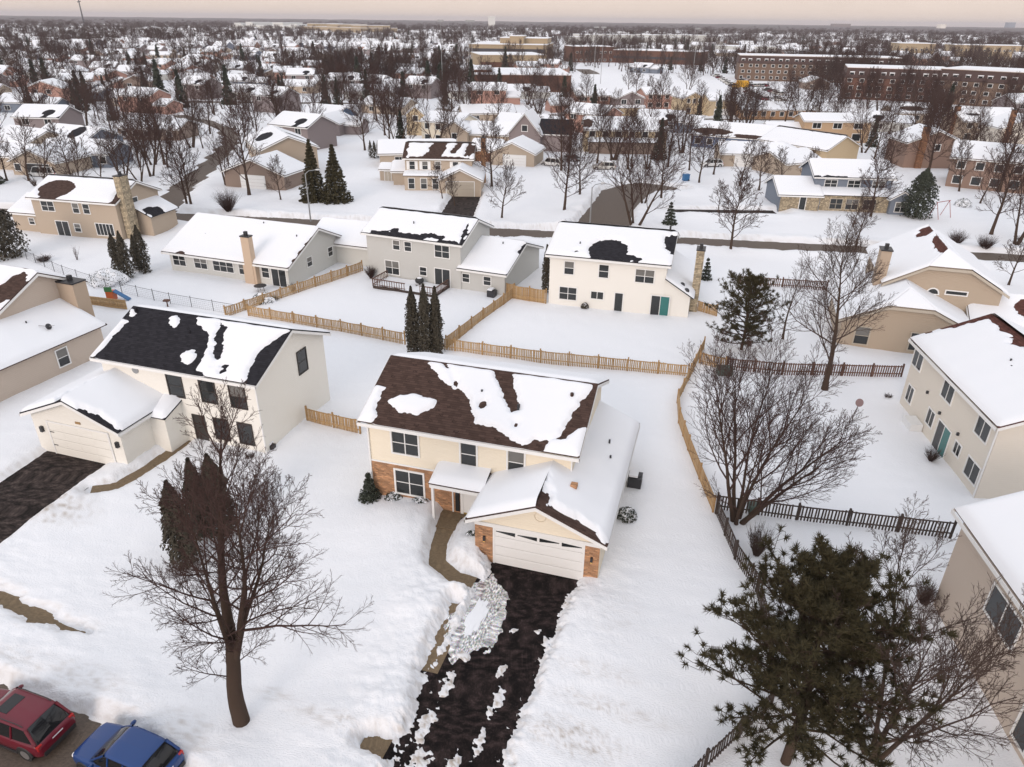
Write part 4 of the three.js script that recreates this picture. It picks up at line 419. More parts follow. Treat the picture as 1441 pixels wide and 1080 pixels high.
pineTree('big open-crowned pine at the weathered fence', 11.0, -18.3, 9.6, 3.7, { seed: 61, limbs: 90, subs: 14, low: 0.2, per: 44, needle: 0.26, width: 0.019 });
pineTree('dark pine in the corner by the pale fence', ...pos(1043, 492), 6.6, 3.2, { seed: 67, limbs: 64, subs: 12, low: 0.08, per: 26, needle: 0.26, width: 0.018 });
for (const [u, v, h, r, s] of [[262, 792, 5.2, 0.95, 1], [288, 752, 5.0, 0.75, 2], [314, 750, 5.2, 1.0, 3]]) arborvitae('rusty dark arborvitae behind the big bare tree', ...pos(u, v), h, r, 5200, s, 'arborvitae in the front lawn');
for (const [u, v, h, r, s] of [[583, 500, 6.2, 0.75, 4], [600, 504, 6.6, 0.8, 5], [615, 502, 6.3, 0.7, 6]]) arborvitae('dark green arborvitae column at the pale fence behind the cream house', ...pos(u, v), h, r, 4200, s, 'arborvitae at the back fence');
for (const [u, v, h, r, s] of [[167, 380, 4.2, 0.75, 7], [181, 391, 5.2, 0.8, 8], [196, 380, 4.0, 0.7, 9], [205, 384, 5.4, 0.85, 10]]) arborvitae('dark arborvitae in the clump beside the tan house', ...pos(u, v), h, r, 2600, s, 'arborvitae by the tan house');
for (let k = 0; k < 6; k++) arborvitae('small arborvitae in the row near the tan colonial house', ...pos(522 + k * 5.4, 222 + (k % 2)), 3.4, 0.6, 700, 20 + k, 'row of small arborvitae');
arborvitae('tall narrow arborvitae beside the white house with teal door', ...pos(768, 412), 5.2, 0.55, 2200, 33);
{ const p = at(1288, 306, 0), g = thing('round_evergreen', 'big rounded dark evergreen beside the blue grey house', 'tree', p.x, 0, p.z); part('crown', columnGeo(7.2, 2.7, 5200, 71, 0.16), needleDark, g); part('trunk', new MB().tube([V3(0, -0.3, 0), V3(0, 4, 0)], [0.2, 0.05], 6).geo(), bark, g); }
{ const p = at(8, 362, 0), g = thing('round_evergreen', 'dark evergreen bush at the end of the wire fence', 'tree', p.x, 0, p.z); part('crown', columnGeo(6.6, 2.9, 5200, 72, 0.16), arborM, g); part('trunk', new MB().tube([V3(0, -0.3, 0), V3(0, 4, 0)], [0.2, 0.05], 6).geo(), bark, g); }
spruce('snow-dusted small spruce at the corner of the cream house', ...pos(521, 703), 2.1, 0.85, 2400, 81, null, needleDark, 0.07);
for (const [u, v, h, r, s] of [[443, 282, 9.6, 2.9, 82], [474, 284, 9.0, 3.2, 83]]) spruce('broad dark spruce behind the street lamp', ...pos(u, v), h, r, 7000, s, 'pair of spruces by the street', needle, 0.2);
spruce('small spruce at the bend of the side street', ...pos(942, 315), 3.4, 1.3, 1500, 84, null, needleDark, 0.14); spruce('dark little spruce behind the tall stone chimney', ...pos(993, 394), 2.8, 0.9, 1300, 85, null, needleDark, 0.1);
snowyBush('snow-capped bush under the front window of the cream house', 555, 704, 0.5, 0.65, 1); snowyBush('snow-capped bush near the porch post of the cream house', 594, 710, 0.55, 0.7, 2); snowyBush('snow-dusted shrub at the left brick pier of the garage', 665, 765, 0.8, 0.5, 3); snowyBush('small snowy shrub on the mound by the footpath', 650, 778, 0.45, 0.45, 4); snowyBush('snow-covered bush beside the air conditioner', 882, 728, 0.6, 0.6, 5);
snowyBush('wide snow-covered hedge beside the dark arborvitae clump', 155, 398, 1.5, 2.3, 6); snowyBush('snowy bushes in the corner of the pale fence', 372, 424, 0.8, 1.4, 7); snowyBush('snowy round bush by the swing set', 1355, 290, 1.2, 1.3, 8);
shrub('bare shrub against the wall of the pale beige house', 1310, 648, 1.1, 0.9, 90, 1, twigGrey); shrub('tiny bare shrub in the snow below the beige house', 1250, 560, 0.5, 0.45, 40, 2, twigGrey); shrub('dense brown shrub at the corner of the weathered fence', 1064, 782, 2.0, 1.0, 150, 3, twigGrey); shrub('reddish bare shrub behind the bare tree at the sand house', 1300, 850, 1.5, 0.9, 130, 4); shrub('rounded brown shrub at the pale fence by the grey house', 522, 391, 1.5, 1.0, 150, 5); shrub('thin bare bush at the corner of the grey ranch house', 412, 411, 1.1, 0.7, 60, 6, twigGrey); shrub('low wide reddish shrub by the wire fence', 62, 368, 1.0, 1.9, 160, 7); shrub('thin young shrub in the snow below the tan house', 108, 365, 1.8, 0.5, 18, 8); shrub('wide leafless crabapple shrub near the street lamp', 322, 300, 3.6, 2.8, 320, 9); shrub('little shrub at the front wall of the white house', 352, 645, 0.6, 0.5, 50, 10, twigGrey);
shrub('reddish leafless hedge shrub by the brown house street', 1345, 345, 2.2, 2.0, 200, 11); shrub('bare hedge shrub behind the red shingled roof', 1385, 352, 2.2, 2.0, 200, 12); shrub('small bare shrub by the tan van house', 48, 262, 1.5, 1.0, 80, 13, twigGrey);

// street trees and yard trees of the neighbourhood: a few kinds, then copies
const kindsNear = [
  bareTree('bare_tree', 'bare street tree on the corner lawn of the side street', { seed: 101, h: 10.5, r: 0.22, fork: 0.2, kids: [21, 9, 7, 3], ang: [1.05, 0.6, 0.58, 0.55], ratio: [0.56, 0.48, 0.44, 0.42], up: [0, 0.7, 0.4, 0.1], wig: 0.26, slim: 0.0135, twigR: 0.015 }, ...pos(794, 297), 0, 'bare street trees'),
  bareTree('bare_tree', 'small round-crowned bare tree beside the colonial driveway', { seed: 102, h: 7.2, r: 0.15, fork: 0.22, kids: [15, 8, 6, 3], ang: [0.9, 0.6, 0.6, 0.55], ratio: [0.5, 0.48, 0.44, 0.42], up: [0, 0.5, 0.3, 0.1], wig: 0.3, slim: 0.0135, twigR: 0.015, twig: twigGrey }, ...pos(706, 306), 0, 'bare street trees'),
  bareTree('bare_tree', 'wide bare tree behind the white house with teal door', { seed: 103, h: 10.5, r: 0.2, stems: 3, spread: 0.35, fork: 0.18, kids: [9, 7, 6, 3], ang: [0.75, 0.6, 0.58, 0.6], ratio: [0.6, 0.5, 0.45, 0.42], up: [0, 0.5, 0.35, 0.1], wig: 0.3, slim: 0.0125, twigR: 0.015 }, ...pos(893, 322), 0, 'bare street trees'),
  bareTree('bare_tree', 'open-crowned bare tree in the street bank', { seed: 104, h: 9, r: 0.19, fork: 0.22, kids: [18, 8, 7, 3], ang: [0.95, 0.65, 0.6, 0.55], ratio: [0.5, 0.48, 0.44, 0.42], up: [0, 0.6, 0.3, 0.1], wig: 0.36, slim: 0.0135, twigR: 0.015 }, ...pos(1027, 355), 0, 'bare street trees')];

kindsNear.forEach(t => t.scale.setScalar(1.15));
// ---------- fences ----------
function fence(name, label, pts, o) { // o: h, mats, gap, width, post (metres between posts), wave
  const [x0, z0] = pts[0], g = thing(name, label, 'fence', x0, 0, z0), R = rng(Math.round(Math.abs(x0 * 100 + z0 * 7))), pg = boxGeo(o.width, o.h, 0.025), qg = boxGeo(0.11, o.h + 0.16, 0.11), rest = []; let n = 0;
  for (let k = 0; k < pts.length - 1; k++) { const ax = pts[k][0] - x0, az = pts[k][1] - z0, bx = pts[k + 1][0] - x0, bz = pts[k + 1][1] - z0, L = Math.hypot(bx - ax, bz - az), ang = -Math.atan2(bz - az, bx - ax), posts = Math.max(1, Math.round(L / o.post));
    for (let p = k ? 1 : 0; p <= posts; p++) { const t = p / posts, q = part('post', qg, o.mats[1], g); q.position.set(ax + (bx - ax) * t, -0.15, az + (bz - az) * t); q.rotation.set((R() - 0.5) * 0.03, ang, (R() - 0.5) * 0.03); }
    const c = Math.cos(ang), s = -Math.sin(ang); for (const y of [0.25, o.h - 0.3]) { const r = part('rail', new MB().box(0, L, y, y + 0.08, -0.05, -0.015).geo(), o.mats[0], g); r.position.set(ax, 0, az); r.rotation.y = ang; }
    const step = o.width + o.gap, m = Math.floor((L - 0.1) / step); for (let i = 0; i < m; i++) { const d = 0.09 + i * step, w = (d % (L / posts)) / (L / posts), y = -0.12 - (o.wave ? o.wave * Math.sin(Math.PI * w) : 0) + (R() - 0.5) * 0.03, x = ax + c * d, z = az + s * d; if (n++ < 290) { const q = part('picket', pg, o.mats[Math.floor(R() * 3)], g); q.position.set(x, y, z); q.rotation.set((R() - 0.5) * 0.05, ang, (R() - 0.5) * 0.05); } else { const e = pg.clone(); e.rotateY(ang); e.translate(x, y, z); rest.push(e); } } }
  if (rest.length) tag(part('pickets', mergeGeometries(rest), o.mats[2], g), null, null, null, 'stuff'); return g; }
const P2 = (...a) => a.map(([u, v]) => pos(u, v));
const pale = { h: 1.25, mats: cedar, gap: 0.05, width: 0.1, post: 2.4, wave: 0.1 }, dark = { h: 1.25, mats: greyWood, gap: 0.09, width: 0.09, post: 2.5, wave: 0.12 }, red = { h: 1.2, mats: redwood, gap: 0.09, width: 0.1, post: 2.4, wave: 0.05 };
fence('picket_fence', 'new pale picket fence between the cream house and the white house yards', P2([350, 445], [480, 467], [570, 484]), pale);
fence('picket_fence', 'new pale picket fence along the back yard of the white house with teal door', P2([578, 486], [640, 494], [760, 510], [968, 531]), pale);
fence('picket_fence', 'pale picket fence climbing from the corner to the grey house', P2([318, 447], [420, 412], [510, 381]), pale);
fence('picket_fence', 'pale fence run dividing the two fenced back yards', P2([628, 490], [680, 450], [722, 419]), pale);
fence('picket_fence', 'short tall pale fence closing the gap beside the white house', P2([722, 420], [768, 427]), { ...pale, h: 1.6, gap: 0.01 }); fence('picket_fence', 'short pale fence stub at the grey house wing', P2([706, 413], [724, 418]), { ...pale, h: 1.5, gap: 0.01 });
fence('picket_fence', 'pale fence run from the yard corner towards the dark pine', P2([971, 531], [990, 492]), pale); fence('picket_fence', 'small pale fence panel by the tall stone chimney', P2([979, 437], [1008, 445]), { ...pale, gap: 0.02 });
fence('picket_fence', 'short pale fence with green box before it', P2([984, 512], [1020, 521]), pale);
fence('picket_fence', 'long honey coloured fence curving down beside the many-stemmed tree', P2([975, 524], [953, 568], [955, 595], [968, 634], [984, 675], [1003, 722]), { ...pale, gap: 0.02, width: 0.13 });
fence('picket_fence', 'reddish brown picket fence behind the bare tree', P2([1022, 520], [1100, 527], [1268, 531]), red); fence('picket_fence', 'far reddish picket fence beyond the dark pine', P2([1040, 401], [1100, 405], [1163, 409]), red);
fence('picket_fence', 'dark weathered picket fence below the many-stemmed tree', P2([1008, 718], [1120, 733], [1337, 757]), dark);
fence('picket_fence', 'dark weathered fence running down behind the big pine', [pos(1007, 724), pos(1034, 787), pos(1064, 832), [12.2, -24.2], [11.2, -20.8], [7.7, -17.9], [4.6, -15.3]], dark);
fence('picket_fence', 'short pale fence between the white house and the cream house', P2([433, 594], [470, 603], [507, 611]), { ...pale, h: 1.3, gap: 0.03 });
{ // wire fence with thin posts
  const pts = P2([38, 366], [90, 388], [150, 408], [240, 428], [332, 444]), g = thing('wire_fence', 'black wire mesh fence across the snowy yards', 'fence', pts[0][0], 0, pts[0][1]); const wires = new MB(), l = pts.map(([x, z]) => V3(x - pts[0][0], 0, z - pts[0][1]));
  for (let k = 0; k < l.length - 1; k++) { const L = l[k].distanceTo(l[k + 1]), n = Math.round(L / 2.6); for (let i = 0; i < n; i++) { const p = l[k].clone().lerp(l[k + 1], i / n), q = part('post', new MB().tube([V3(0, -0.3, 0), V3(0, 1.25, 0)], [0.03, 0.03], 6).geo(), metalDark, g); q.position.copy(p); } for (const y of [0.1, 0.3, 0.5, 0.7, 0.9, 1.1]) { const a = l[k].clone().setY(y), b = l[k + 1].clone().setY(y); wires.tube([a, b], [y > 1 ? 0.022 : 0.006, y > 1 ? 0.022 : 0.006], 4); } const m = Math.round(L / 0.25); for (let i = 0; i < m; i++) { const p = l[k].clone().lerp(l[k + 1], i / m); wires.tube([p.clone().setY(0), p.clone().setY(1.1)], [0.005, 0.005], 3); } }
  tag(wires.build('wire_mesh', metalDark, g), null, null, null, 'stuff'); }
// ---------- cars ----------
const rubber = mat('rubber', [0.02, 0.02, 0.02], 0.9), rimM = mat('alloy', [0.55, 0.55, 0.56], 0.3, { metalness: 0.8 }), tailM = mat('tail_light', [0.45, 0.02, 0.02], 0.25), headM = mat('headlight', [0.8, 0.8, 0.82], 0.15), plateM = mat('number_plate', [0.75, 0.77, 0.8], 0.5), blackP = mat('black_plastic', [0.025, 0.025, 0.027], 0.6);
const carGlass = new THREE.MeshPhysicalMaterial({ color: C(0.012, 0.013, 0.015), roughness: 0.05, name: 'car_glass' });
const paint = (k, c) => M['paint_' + k] ??= new THREE.MeshPhysicalMaterial({ color: C(...c), roughness: 0.4, metalness: 0, specularIntensity: 0.5, clearcoat: 0.6, clearcoatRoughness: 0.05, name: 'paint_' + k });
const loft = (st, close = true) => { // st: [x, [[y, z] ...]] half sections mirrored; smooth surface
  const p = [], idx = [], n = st[0][1].length, N = n * 2; for (const [x, sec] of st) { for (const [y, z] of sec) p.push(x, y, z); for (let k = n - 1; k >= 0; k--) p.push(x, sec[k][0], -sec[k][1]); }
  for (let s = 0; s < st.length - 1; s++) for (let k = 0; k < N; k++) { const a = s * N + k, b = s * N + (k + 1) % N; idx.push(a, a + N, b, b, a + N, b + N); }
  if (close) for (const [s, f] of [[0, 1], [st.length - 1, 0]]) { const o = s * N; for (let k = 1; k < N - 1; k++) f ? idx.push(o, o + k, o + k + 1) : idx.push(o, o + k + 1, o + k); }
  const g = new THREE.BufferGeometry(); g.setAttribute('position', new THREE.Float32BufferAttribute(p, 3)); g.setIndex(idx); g.computeVertexNormals(); g.setAttribute('uv', new THREE.Float32BufferAttribute(new Float32Array(p.length / 3 * 2), 2)); return g; };
const lerpSec = (a, b, t) => a.map(([y, z], k) => [y + (b[k][0] - y) * t, z + (b[k][1] - z) * t]);
function car(label, group, x, z, th, pm, o = {}) { // front towards local -x
  const g = thing(o.name || 'parked_car', label, 'car', x, PAVE, z, -rad(th), group), L = o.L || 4.5, h = L / 2, W = (o.W || 1.84) / 2, van = o.van, bl = o.belt || 0.98, rf = o.roof || 1.66;
  const sec = (top, w, lo = 0.28) => [[lo, 0], [lo, w * 0.86], [lo + 0.1, w * 0.97], [0.62, w], [top - 0.12, w * 0.985], [top - 0.02, w * 0.93], [top, w * 0.8], [top + 0.015, 0]];
  part('body', loft([[-h, sec(0.62, W * 0.62, 0.36)], [-h + 0.08, sec(0.72, W * 0.8, 0.3)], [-h + 0.3, sec(0.86, W * 0.93)], [-h + 0.9, sec(bl - 0.04, W)], [-h + 1.25, sec(bl, W)], [0, sec(bl + 0.01, W)], [h - 0.7, sec(bl + 0.03, W)], [h - 0.22, sec(bl + 0.03, W * 0.96)], [h - 0.06, sec(bl - 0.05, W * 0.9, 0.34)], [h, sec(0.82, W * 0.8, 0.4)]]), pm, g);
  const top = (y, w) => [[bl - 0.06, 0], [bl - 0.06, w], [bl, w], [y - 0.14, w * (0.98 - (y - bl) * 0.2)], [y - 0.03, w * (0.92 - (y - bl) * 0.2)], [y, w * (0.78 - (y - bl) * 0.15)], [y + 0.02, 0]];
  const f0 = van ? -h + 0.95 : -h + 1.15, f1 = van ? -h + 1.55 : -h + 1.95, r1 = h - (o.hatch ?? 0.62), r0 = h - 0.14;
  part('cabin_glass', loft([[f0, top(bl + 0.03, W * 0.86)], [(f0 + f1) / 2, top((bl + rf) / 2 + 0.03, W * 0.9)], [f1, top(rf - 0.05, W * 0.93)], [f1 + 0.5, top(rf, W * 0.93)], [r1 - 0.4, top(rf - 0.02, W * 0.92)], [r1, top(rf - 0.07, W * 0.9)], [(r0 + r1) / 2, top((bl + rf) / 2 + 0.02, W * 0.88)], [r0, top(bl + 0.04, W * 0.85)]]), carGlass, g);
  const rs = (y, w) => [[y - 0.05, 0], [y - 0.05, w * 0.8], [y - 0.09, w * 0.80], [y - 0.02, w * 0.77], [y + 0.012, w * 0.65], [y + 0.03, 0]];
  part('roof', loft([[f1 - 0.06, rs(rf - 0.07, W * 0.93)], [f1 + 0.1, rs(rf - 0.01, W * 0.985)], [f1 + 0.5, rs(rf + 0.005, W)], [r1 - 0.4, rs(rf - 0.012, W * 0.99)], [r1 + 0.02, rs(rf - 0.06, W * 0.97)]]), pm, g);
  for (const s of [-1, 1]) { const T = (a, b, w) => part('pillar', new MB().tube([V3(a[0], a[1], s * a[2]), V3(b[0], b[1], s * b[2])], [w, w], 5).geo(), pm, g); T([f0 + 0.05, bl, W * 0.86], [f1, rf - 0.06, W * 0.76], 0.045); T([r0 - 0.06, bl, W * 0.87], [r1 + 0.02, rf - 0.09, W * 0.74], 0.075); T([r1 - 0.75, bl, W * 0.93], [r1 - 0.7, rf - 0.1, W * 0.77], 0.045); T([0.0, bl, W * 0.93], [0.05, rf - 0.06, W * 0.78], 0.04);
    const mr = part('mirror', new THREE.SphereGeometry(0.12, 12, 8), pm, g); mr.scale.set(0.7, 0.75, 1.2); mr.position.set(f0 + 0.35, bl + 0.08, s * (W + 0.12));
    const tl = part('tail_light', new MB().box(-0.1, 0.03, 0, 0.22, -0.1, 0.1).geo(), tailM, g); tl.position.set(h - 0.08, bl - 0.24, s * W * 0.8); const hl = part('headlight', new THREE.SphereGeometry(0.13, 12, 8), headM, g); hl.scale.set(1.3, 0.5, 1.1); hl.position.set(-h + 0.24, 0.7, s * W * 0.72);
    if (o.rails) { part('roof_rail', new MB().tube([V3(f1 + 0.15, rf, s * W * 0.72), V3(f1 + 0.4, rf + 0.06, s * W * 0.72), V3(r1 - 0.4, rf + 0.05, s * W * 0.71), V3(r1 - 0.15, rf - 0.03, s * W * 0.7)], [0.02, 0.02, 0.02, 0.02], 6).geo(), blackP, g); }
    for (const wx of [-h + 0.85, h - 0.82]) { const w = part('wheel', new THREE.CylinderGeometry(0.345, 0.345, 0.22, 24), rubber, g); w.rotation.x = Math.PI / 2; w.position.set(wx, 0.345, s * (W - 0.1)); const rim = part('rim', new THREE.CylinderGeometry(0.22, 0.22, 0.235, 20), rimM, w); const a = part('wheel_arch', new THREE.TorusGeometry(0.38, 0.05, 6, 20, Math.PI), blackP, g); a.position.set(wx, 0.36, s * (W - 0.025)); }
    part('door_line', new MB().box(-0.01, 0.01, 0.45, bl - 0.1, s > 0 ? W - 0.01 : -W - 0.006, s > 0 ? W + 0.006 : -W + 0.01).geo(), blackP, g); }
  part('bumper', new MB().box(h - 0.1, h + 0.03, 0.36, 0.56, -W * 0.78, W * 0.78).geo(), blackP, g); part('grille', new MB().box(-h - 0.02, -h + 0.1, 0.42, 0.6, -W * 0.5, W * 0.5).geo(), blackP, g); const np = part('number_plate', new MB().box(0, 0.012, 0, 0.13, -0.24, 0.24).geo(), plateM, g); np.position.set(h - 0.02, 0.72, 0); np.rotation.z = -0.1;
  part('sill', new MB().box(-h + 1.25, h - 1.25, 0.24, 0.36, -W - 0.004, W + 0.004).geo(), blackP, g); if (o.sunroof) part('sunroof', new MB().box(f1 + 0.25, f1 + 0.8, rf + 0.02, rf + 0.035, -0.42, 0.42).geo(), carGlass, g); if (o.snow) { const sh = new THREE.BoxGeometry(r1 - f1 - 0.2, 0.1, W * 1.3, 12, 2, 8), a = sh.attributes.position; for (let k = 0; k < a.count; k++) a.setY(k, a.getY(k) + (a.getY(k) > 0 ? 0.03 * noise(a.getX(k) * 3, a.getZ(k) * 3, 4) : 0)); sh.computeVertexNormals(); const sp = part('snow_cap', sh, snowM, g); sp.position.set((f1 + r1) / 2, rf + 0.06, 0); }
  return g; }
car('dark red hatchback SUV with sunroof parked behind the blue SUV', null, -20.05, -19.4, 18, paint('red', [0.13, 0.004, 0.017]), { L: 4.6, rails: true, sunroof: true });
car('bright blue SUV parked at the snow bank', null, -14.75, -17.85, 20, paint('blue', [0.008, 0.045, 0.18]), { L: 4.2, W: 1.8, roof: 1.58 });
car('white minivan parked by the tan garage', null, ...pos(777, 233), 30, paint('white', [0.72, 0.72, 0.71]), { L: 4.9, van: true, snow: true, roof: 1.75 });
car('grey sedan parked beside the white minivan', null, ...pos(802, 226), 45, paint('grey', [0.28, 0.29, 0.3]), { L: 4.6, roof: 1.45, belt: 0.9, hatch: 1.2 });
car('pale silver SUV in the cul-de-sac', null, ...pos(850, 238), 8, paint('silver', [0.5, 0.49, 0.46]), { L: 4.7, snow: true });
car('white crossover parked in front of the blue gable house', null, ...pos(1001, 234), -8, paint('white', [0.72, 0.72, 0.71]), { L: 4.6 });
car('long white van in front of the open garage', null, ...pos(62, 248), 4, paint('white', [0.72, 0.72, 0.71]), { L: 5.6, van: true, roof: 2.0, W: 1.95 });
// ---------- small things ----------
{ const dx = at(672, 868, PAVE), g = thing('ice_patch', 'glistening frozen puddle with a white crust on the driveway', 'ice', dx.x, PAVE, dx.z, -rad(107)); const N = 56, p = [], ix = [], uv = []; for (let j = 0; j <= N; j++) for (let i = 0; i <= N; i++) { const x = (i / N - 0.5) * 6.4, z = (j / N - 0.5) * 3.4, q = Math.hypot(x / 2.7, z / 1.2) + 0.3 * noise(x * 1.1, z * 1.1, 3) + 0.22 * noise(x * 2.7, z * 2.7, 5) + 0.1 * noise(x * 6, z * 6, 7); p.push(x, q < 1 ? 0.02 + 0.03 * (1 - q * q) + 0.004 * noise(x * 3, z * 3, 8) : -0.12 * (q - 1) * 3 + 0.02, z); uv.push(x, z); if (i < N && j < N) { const k = j * (N + 1) + i; ix.push(k, k + N + 1, k + 1, k + 1, k + N + 1, k + N + 2); } }
  const ge = new THREE.BufferGeometry(); ge.setAttribute('position', new THREE.Float32BufferAttribute(p, 3)); ge.setAttribute('uv', new THREE.Float32BufferAttribute(uv, 2)); ge.setIndex(ix); ge.computeVertexNormals(); const iceT = tex(256, (i, j) => { const a = cell(i >> 1, (j >> 1) * 3), b = cell((i >> 1) + 77, (j >> 1) * 5), c = cell((i >> 1) + 191, (j >> 1) * 7), k = 0.72 + 0.45 * tileN(i, j, 256, 3) + 0.2 * tileN(i, j, 256, 8); return [clamp(k + 0.22 * (a - 0.5)), clamp(k + 0.17 * (b - 0.5)), clamp(k + 0.22 * (c - 0.5))]; }, true, 1 / 3.2); part('ice', ge, new THREE.MeshPhysicalMaterial({ map: iceT, roughness: 0.15, clearcoat: 1, clearcoatRoughness: 0.05, bumpMap: iceT, bumpScale: 0.004, name: 'mottled_ice' }), g);
  const s = new THREE.IcosahedronGeometry(1, 5), a = s.attributes.position; for (let k = 0; k < a.count; k++) { const x = a.getX(k), y = a.getY(k), z = a.getZ(k), w = 0.8 + 0.4 * noise(x * 2.2, z * 2.6, 3) + 0.2 * noise(x * 6, z * 6, 1); a.setXYZ(k, x * 1.5 * w, 0.02 + Math.max(-0.2, y) * 0.05, z * 0.46 * w); } s.computeVertexNormals(); const c = part('snow_crust', s, snowM, g); c.position.set(0.1, 0.03, 0.05); }
function acUnit(label, u, v, s = 0.75, turn = -16) { const p = at(u, v, 0), g = thing('air_conditioner', label, 'air conditioner', p.x, 0, p.z, rad(turn)); part('cabinet', boxGeo(s, s * 0.95, s), metalDark, g).position.y = -0.1; const f = part('fan_grille', new THREE.CylinderGeometry(s * 0.4, s * 0.4, 0.04, 20), metalDark, g); f.position.y = s * 0.95 - 0.08; part('snow_cap', new MB().box(-s * 0.45, s * 0.2, s * 0.9, s * 0.9 + 0.12, -s * 0.45, s * 0.45).geo(), snowM, g); return g; }
acUnit('air conditioner against the side wall of the cream house', 893, 682, 0.85); acUnit('air conditioner at the back corner of the grey house wing', 692, 417, 0.8, -22); acUnit('small utility box at the side of the white house', 382, 632, 0.45, -17);
{ const p = at(1199, 590, 0), g = thing('basketball_hoop', 'leaning garden paddle sign standing in the snowy yard', 'sign'); g.position.set(p.x, 0, p.z); g.name = numbered('yard_sign'); g.rotation.z = -0.18; part('pole', new MB().tube([V3(0, -0.2, 0), V3(0, 1.2, 0)], [0.03, 0.03], 6).geo(), greyWood[2], g); const d = part('panel', new THREE.CylinderGeometry(0.3, 0.3, 0.05, 20), mat('mauve_paint', [0.25, 0.17, 0.17], 0.7), g); d.rotation.x = 1.2; d.position.set(0, 1.4, 0); }
{ const p = at(1019, 527, 0), g = thing('utility_box', 'green utility box at the short pale fence', 'box', p.x, 0, p.z); part('cabinet', boxGeo(1.2, 0.7, 0.8), mat('green_metal', [0.06, 0.09, 0.075], 0.6), g).position.y = -0.1; part('lid', boxGeo(1.26, 0.06, 0.86), mat('green_metal', [0.06, 0.09, 0.075], 0.6), g).position.y = 0.6; }
{ const p = at(1060, 722, 0), g = thing('utility_box', 'dark green box beside the weathered picket fence', 'box', p.x, 0, p.z); part('cabinet', boxGeo(0.6, 0.7, 0.5), mat('green_metal', [0.06, 0.09, 0.075], 0.6), g).position.y = -0.1; part('lid', boxGeo(0.64, 0.05, 0.54), mat('green_metal', [0.06, 0.09, 0.075]), g).position.y = 0.6; }
function lamp(label, u, v, h, turn) { const p = at(u, v, 0), g = thing('street_lamp', label, 'street lamp', p.x, 0, p.z, turn); part('pole', new MB().tube([V3(0, -0.2, 0), V3(0, h * 0.6, 0), V3(0, h - 0.4, 0)], [0.11, 0.09, 0.07], 8).geo(), metalGrey, g); part('arm', new MB().tube([V3(0, h - 0.5, 0), V3(0.5, h - 0.1, 0), V3(1.6, h, 0)], [0.06, 0.05, 0.045], 6).geo(), metalGrey, g); const hd = part('lamp_head', new THREE.SphereGeometry(0.3, 12, 8), mat('lamp_cover', [0.6, 0.6, 0.6], 0.4), g); hd.scale.set(1.3, 0.4, 0.6); hd.position.set(1.8, h, 0); }
lamp('street lamp in front of the dark spruces', 437, 310, 7, 0.4); lamp('street lamp at the corner of the side street', 830, 320, 6, 0.5);
{ const p = at(965, 254, 0), g = thing('recycling_bin', 'blue recycling bin at the kerb of the cul-de-sac', 'bin', p.x, 0, p.z, 0.3), m = mat('blue_plastic', [0.03, 0.14, 0.32], 0.5); part('tub', new MB().box(-0.55, 0.55, 0, 1.05, -0.4, 0.4).geo(), m, g); const l = part('lid', new MB().box(-0.6, 0.6, 1.05, 1.15, -0.45, 0.45).geo(), m, g); part('wheel', new THREE.CylinderGeometry(0.14, 0.14, 0.1, 12).rotateX(Math.PI / 2), rubber, g).position.set(0.4, 0.1, 0.42); }
{ const p = at(1322, 306, 0), g = thing('swing_set', 'bare red A-frame swing set in the snow', 'swing set', p.x, 0, p.z, 0.5), m = mat('red_paint', [0.3, 0.05, 0.04], 0.6); for (const x of [-1.5, 1.5]) for (const s of [-1, 1]) part('leg', new MB().tube([V3(x, -0.2, s * 0.9), V3(x, 2.4, 0)], [0.045, 0.045], 6).geo(), m, g); part('crossbar', new MB().tube([V3(-1.7, 2.4, 0), V3(1.7, 2.4, 0)], [0.05, 0.05], 6).geo(), m, g); }
{ const p = at(535, 254, 0), g = thing('garden_shed', 'small tan shed with snow roof beside the colonial house', 'shed', p.x, 0, p.z, -0.1); block(g, { a0: 0, a1: 3, b0: 0, b1: 2.6, he: 2, rise: 0.7, ov: 0.2, wall: tan2, roof: roofBrown, snow: [{ step: 0.3 }, { step: 0.3 }] }); opening(g, { a: 1.5, y: -0.1, w: 1.2, h: 1.7, rows: 1, cols: 2, name: 'door', pane: tanTrim }); }
{ // back deck of the grey house
  const g = thing('wooden_deck', 'snow-covered back deck with railing behind the grey house', 'deck', -16.35, 0, -77.43, -rad(22)); part('platform', new MB().box(2.6, 10.2, -0.3, 0.22, 0.02, 3.4).geo(), greyWood[0], g); const s = new THREE.PlaneGeometry(7.4, 3.2, 30, 14).rotateX(-Math.PI / 2), a = s.attributes.position; for (let k = 0; k < a.count; k++) a.setY(k, 0.28 + 0.1 * noise(a.getX(k), a.getZ(k), 2)); s.computeVertexNormals(); s.translate(6.4, 0, 1.7); part('snow_cover', s, snowM, g);
  for (const [x0, z0, x1, z1] of [[2.6, 0.3, 2.6, 3.4], [2.6, 3.4, 6.6, 3.4], [8.4, 3.4, 10.2, 3.4], [10.2, 3.4, 10.2, 0.3]]) { const L = Math.hypot(x1 - x0, z1 - z0), an = -Math.atan2(z1 - z0, x1 - x0), r = part('railing', new MB().box(0, L, 1.0, 1.08, -0.05, 0.05).box(0, L, 0.4, 0.45, -0.03, 0.03).geo(), redwood[1], g); r.position.set(x0, 0, z0); r.rotation.y = an; for (let k = 0; k < L / 0.3; k++) { const b = part('baluster', boxGeo(0.05, 0.8, 0.05), redwood[0], r); b.position.set(k * 0.3, 0.2, 0); } } }
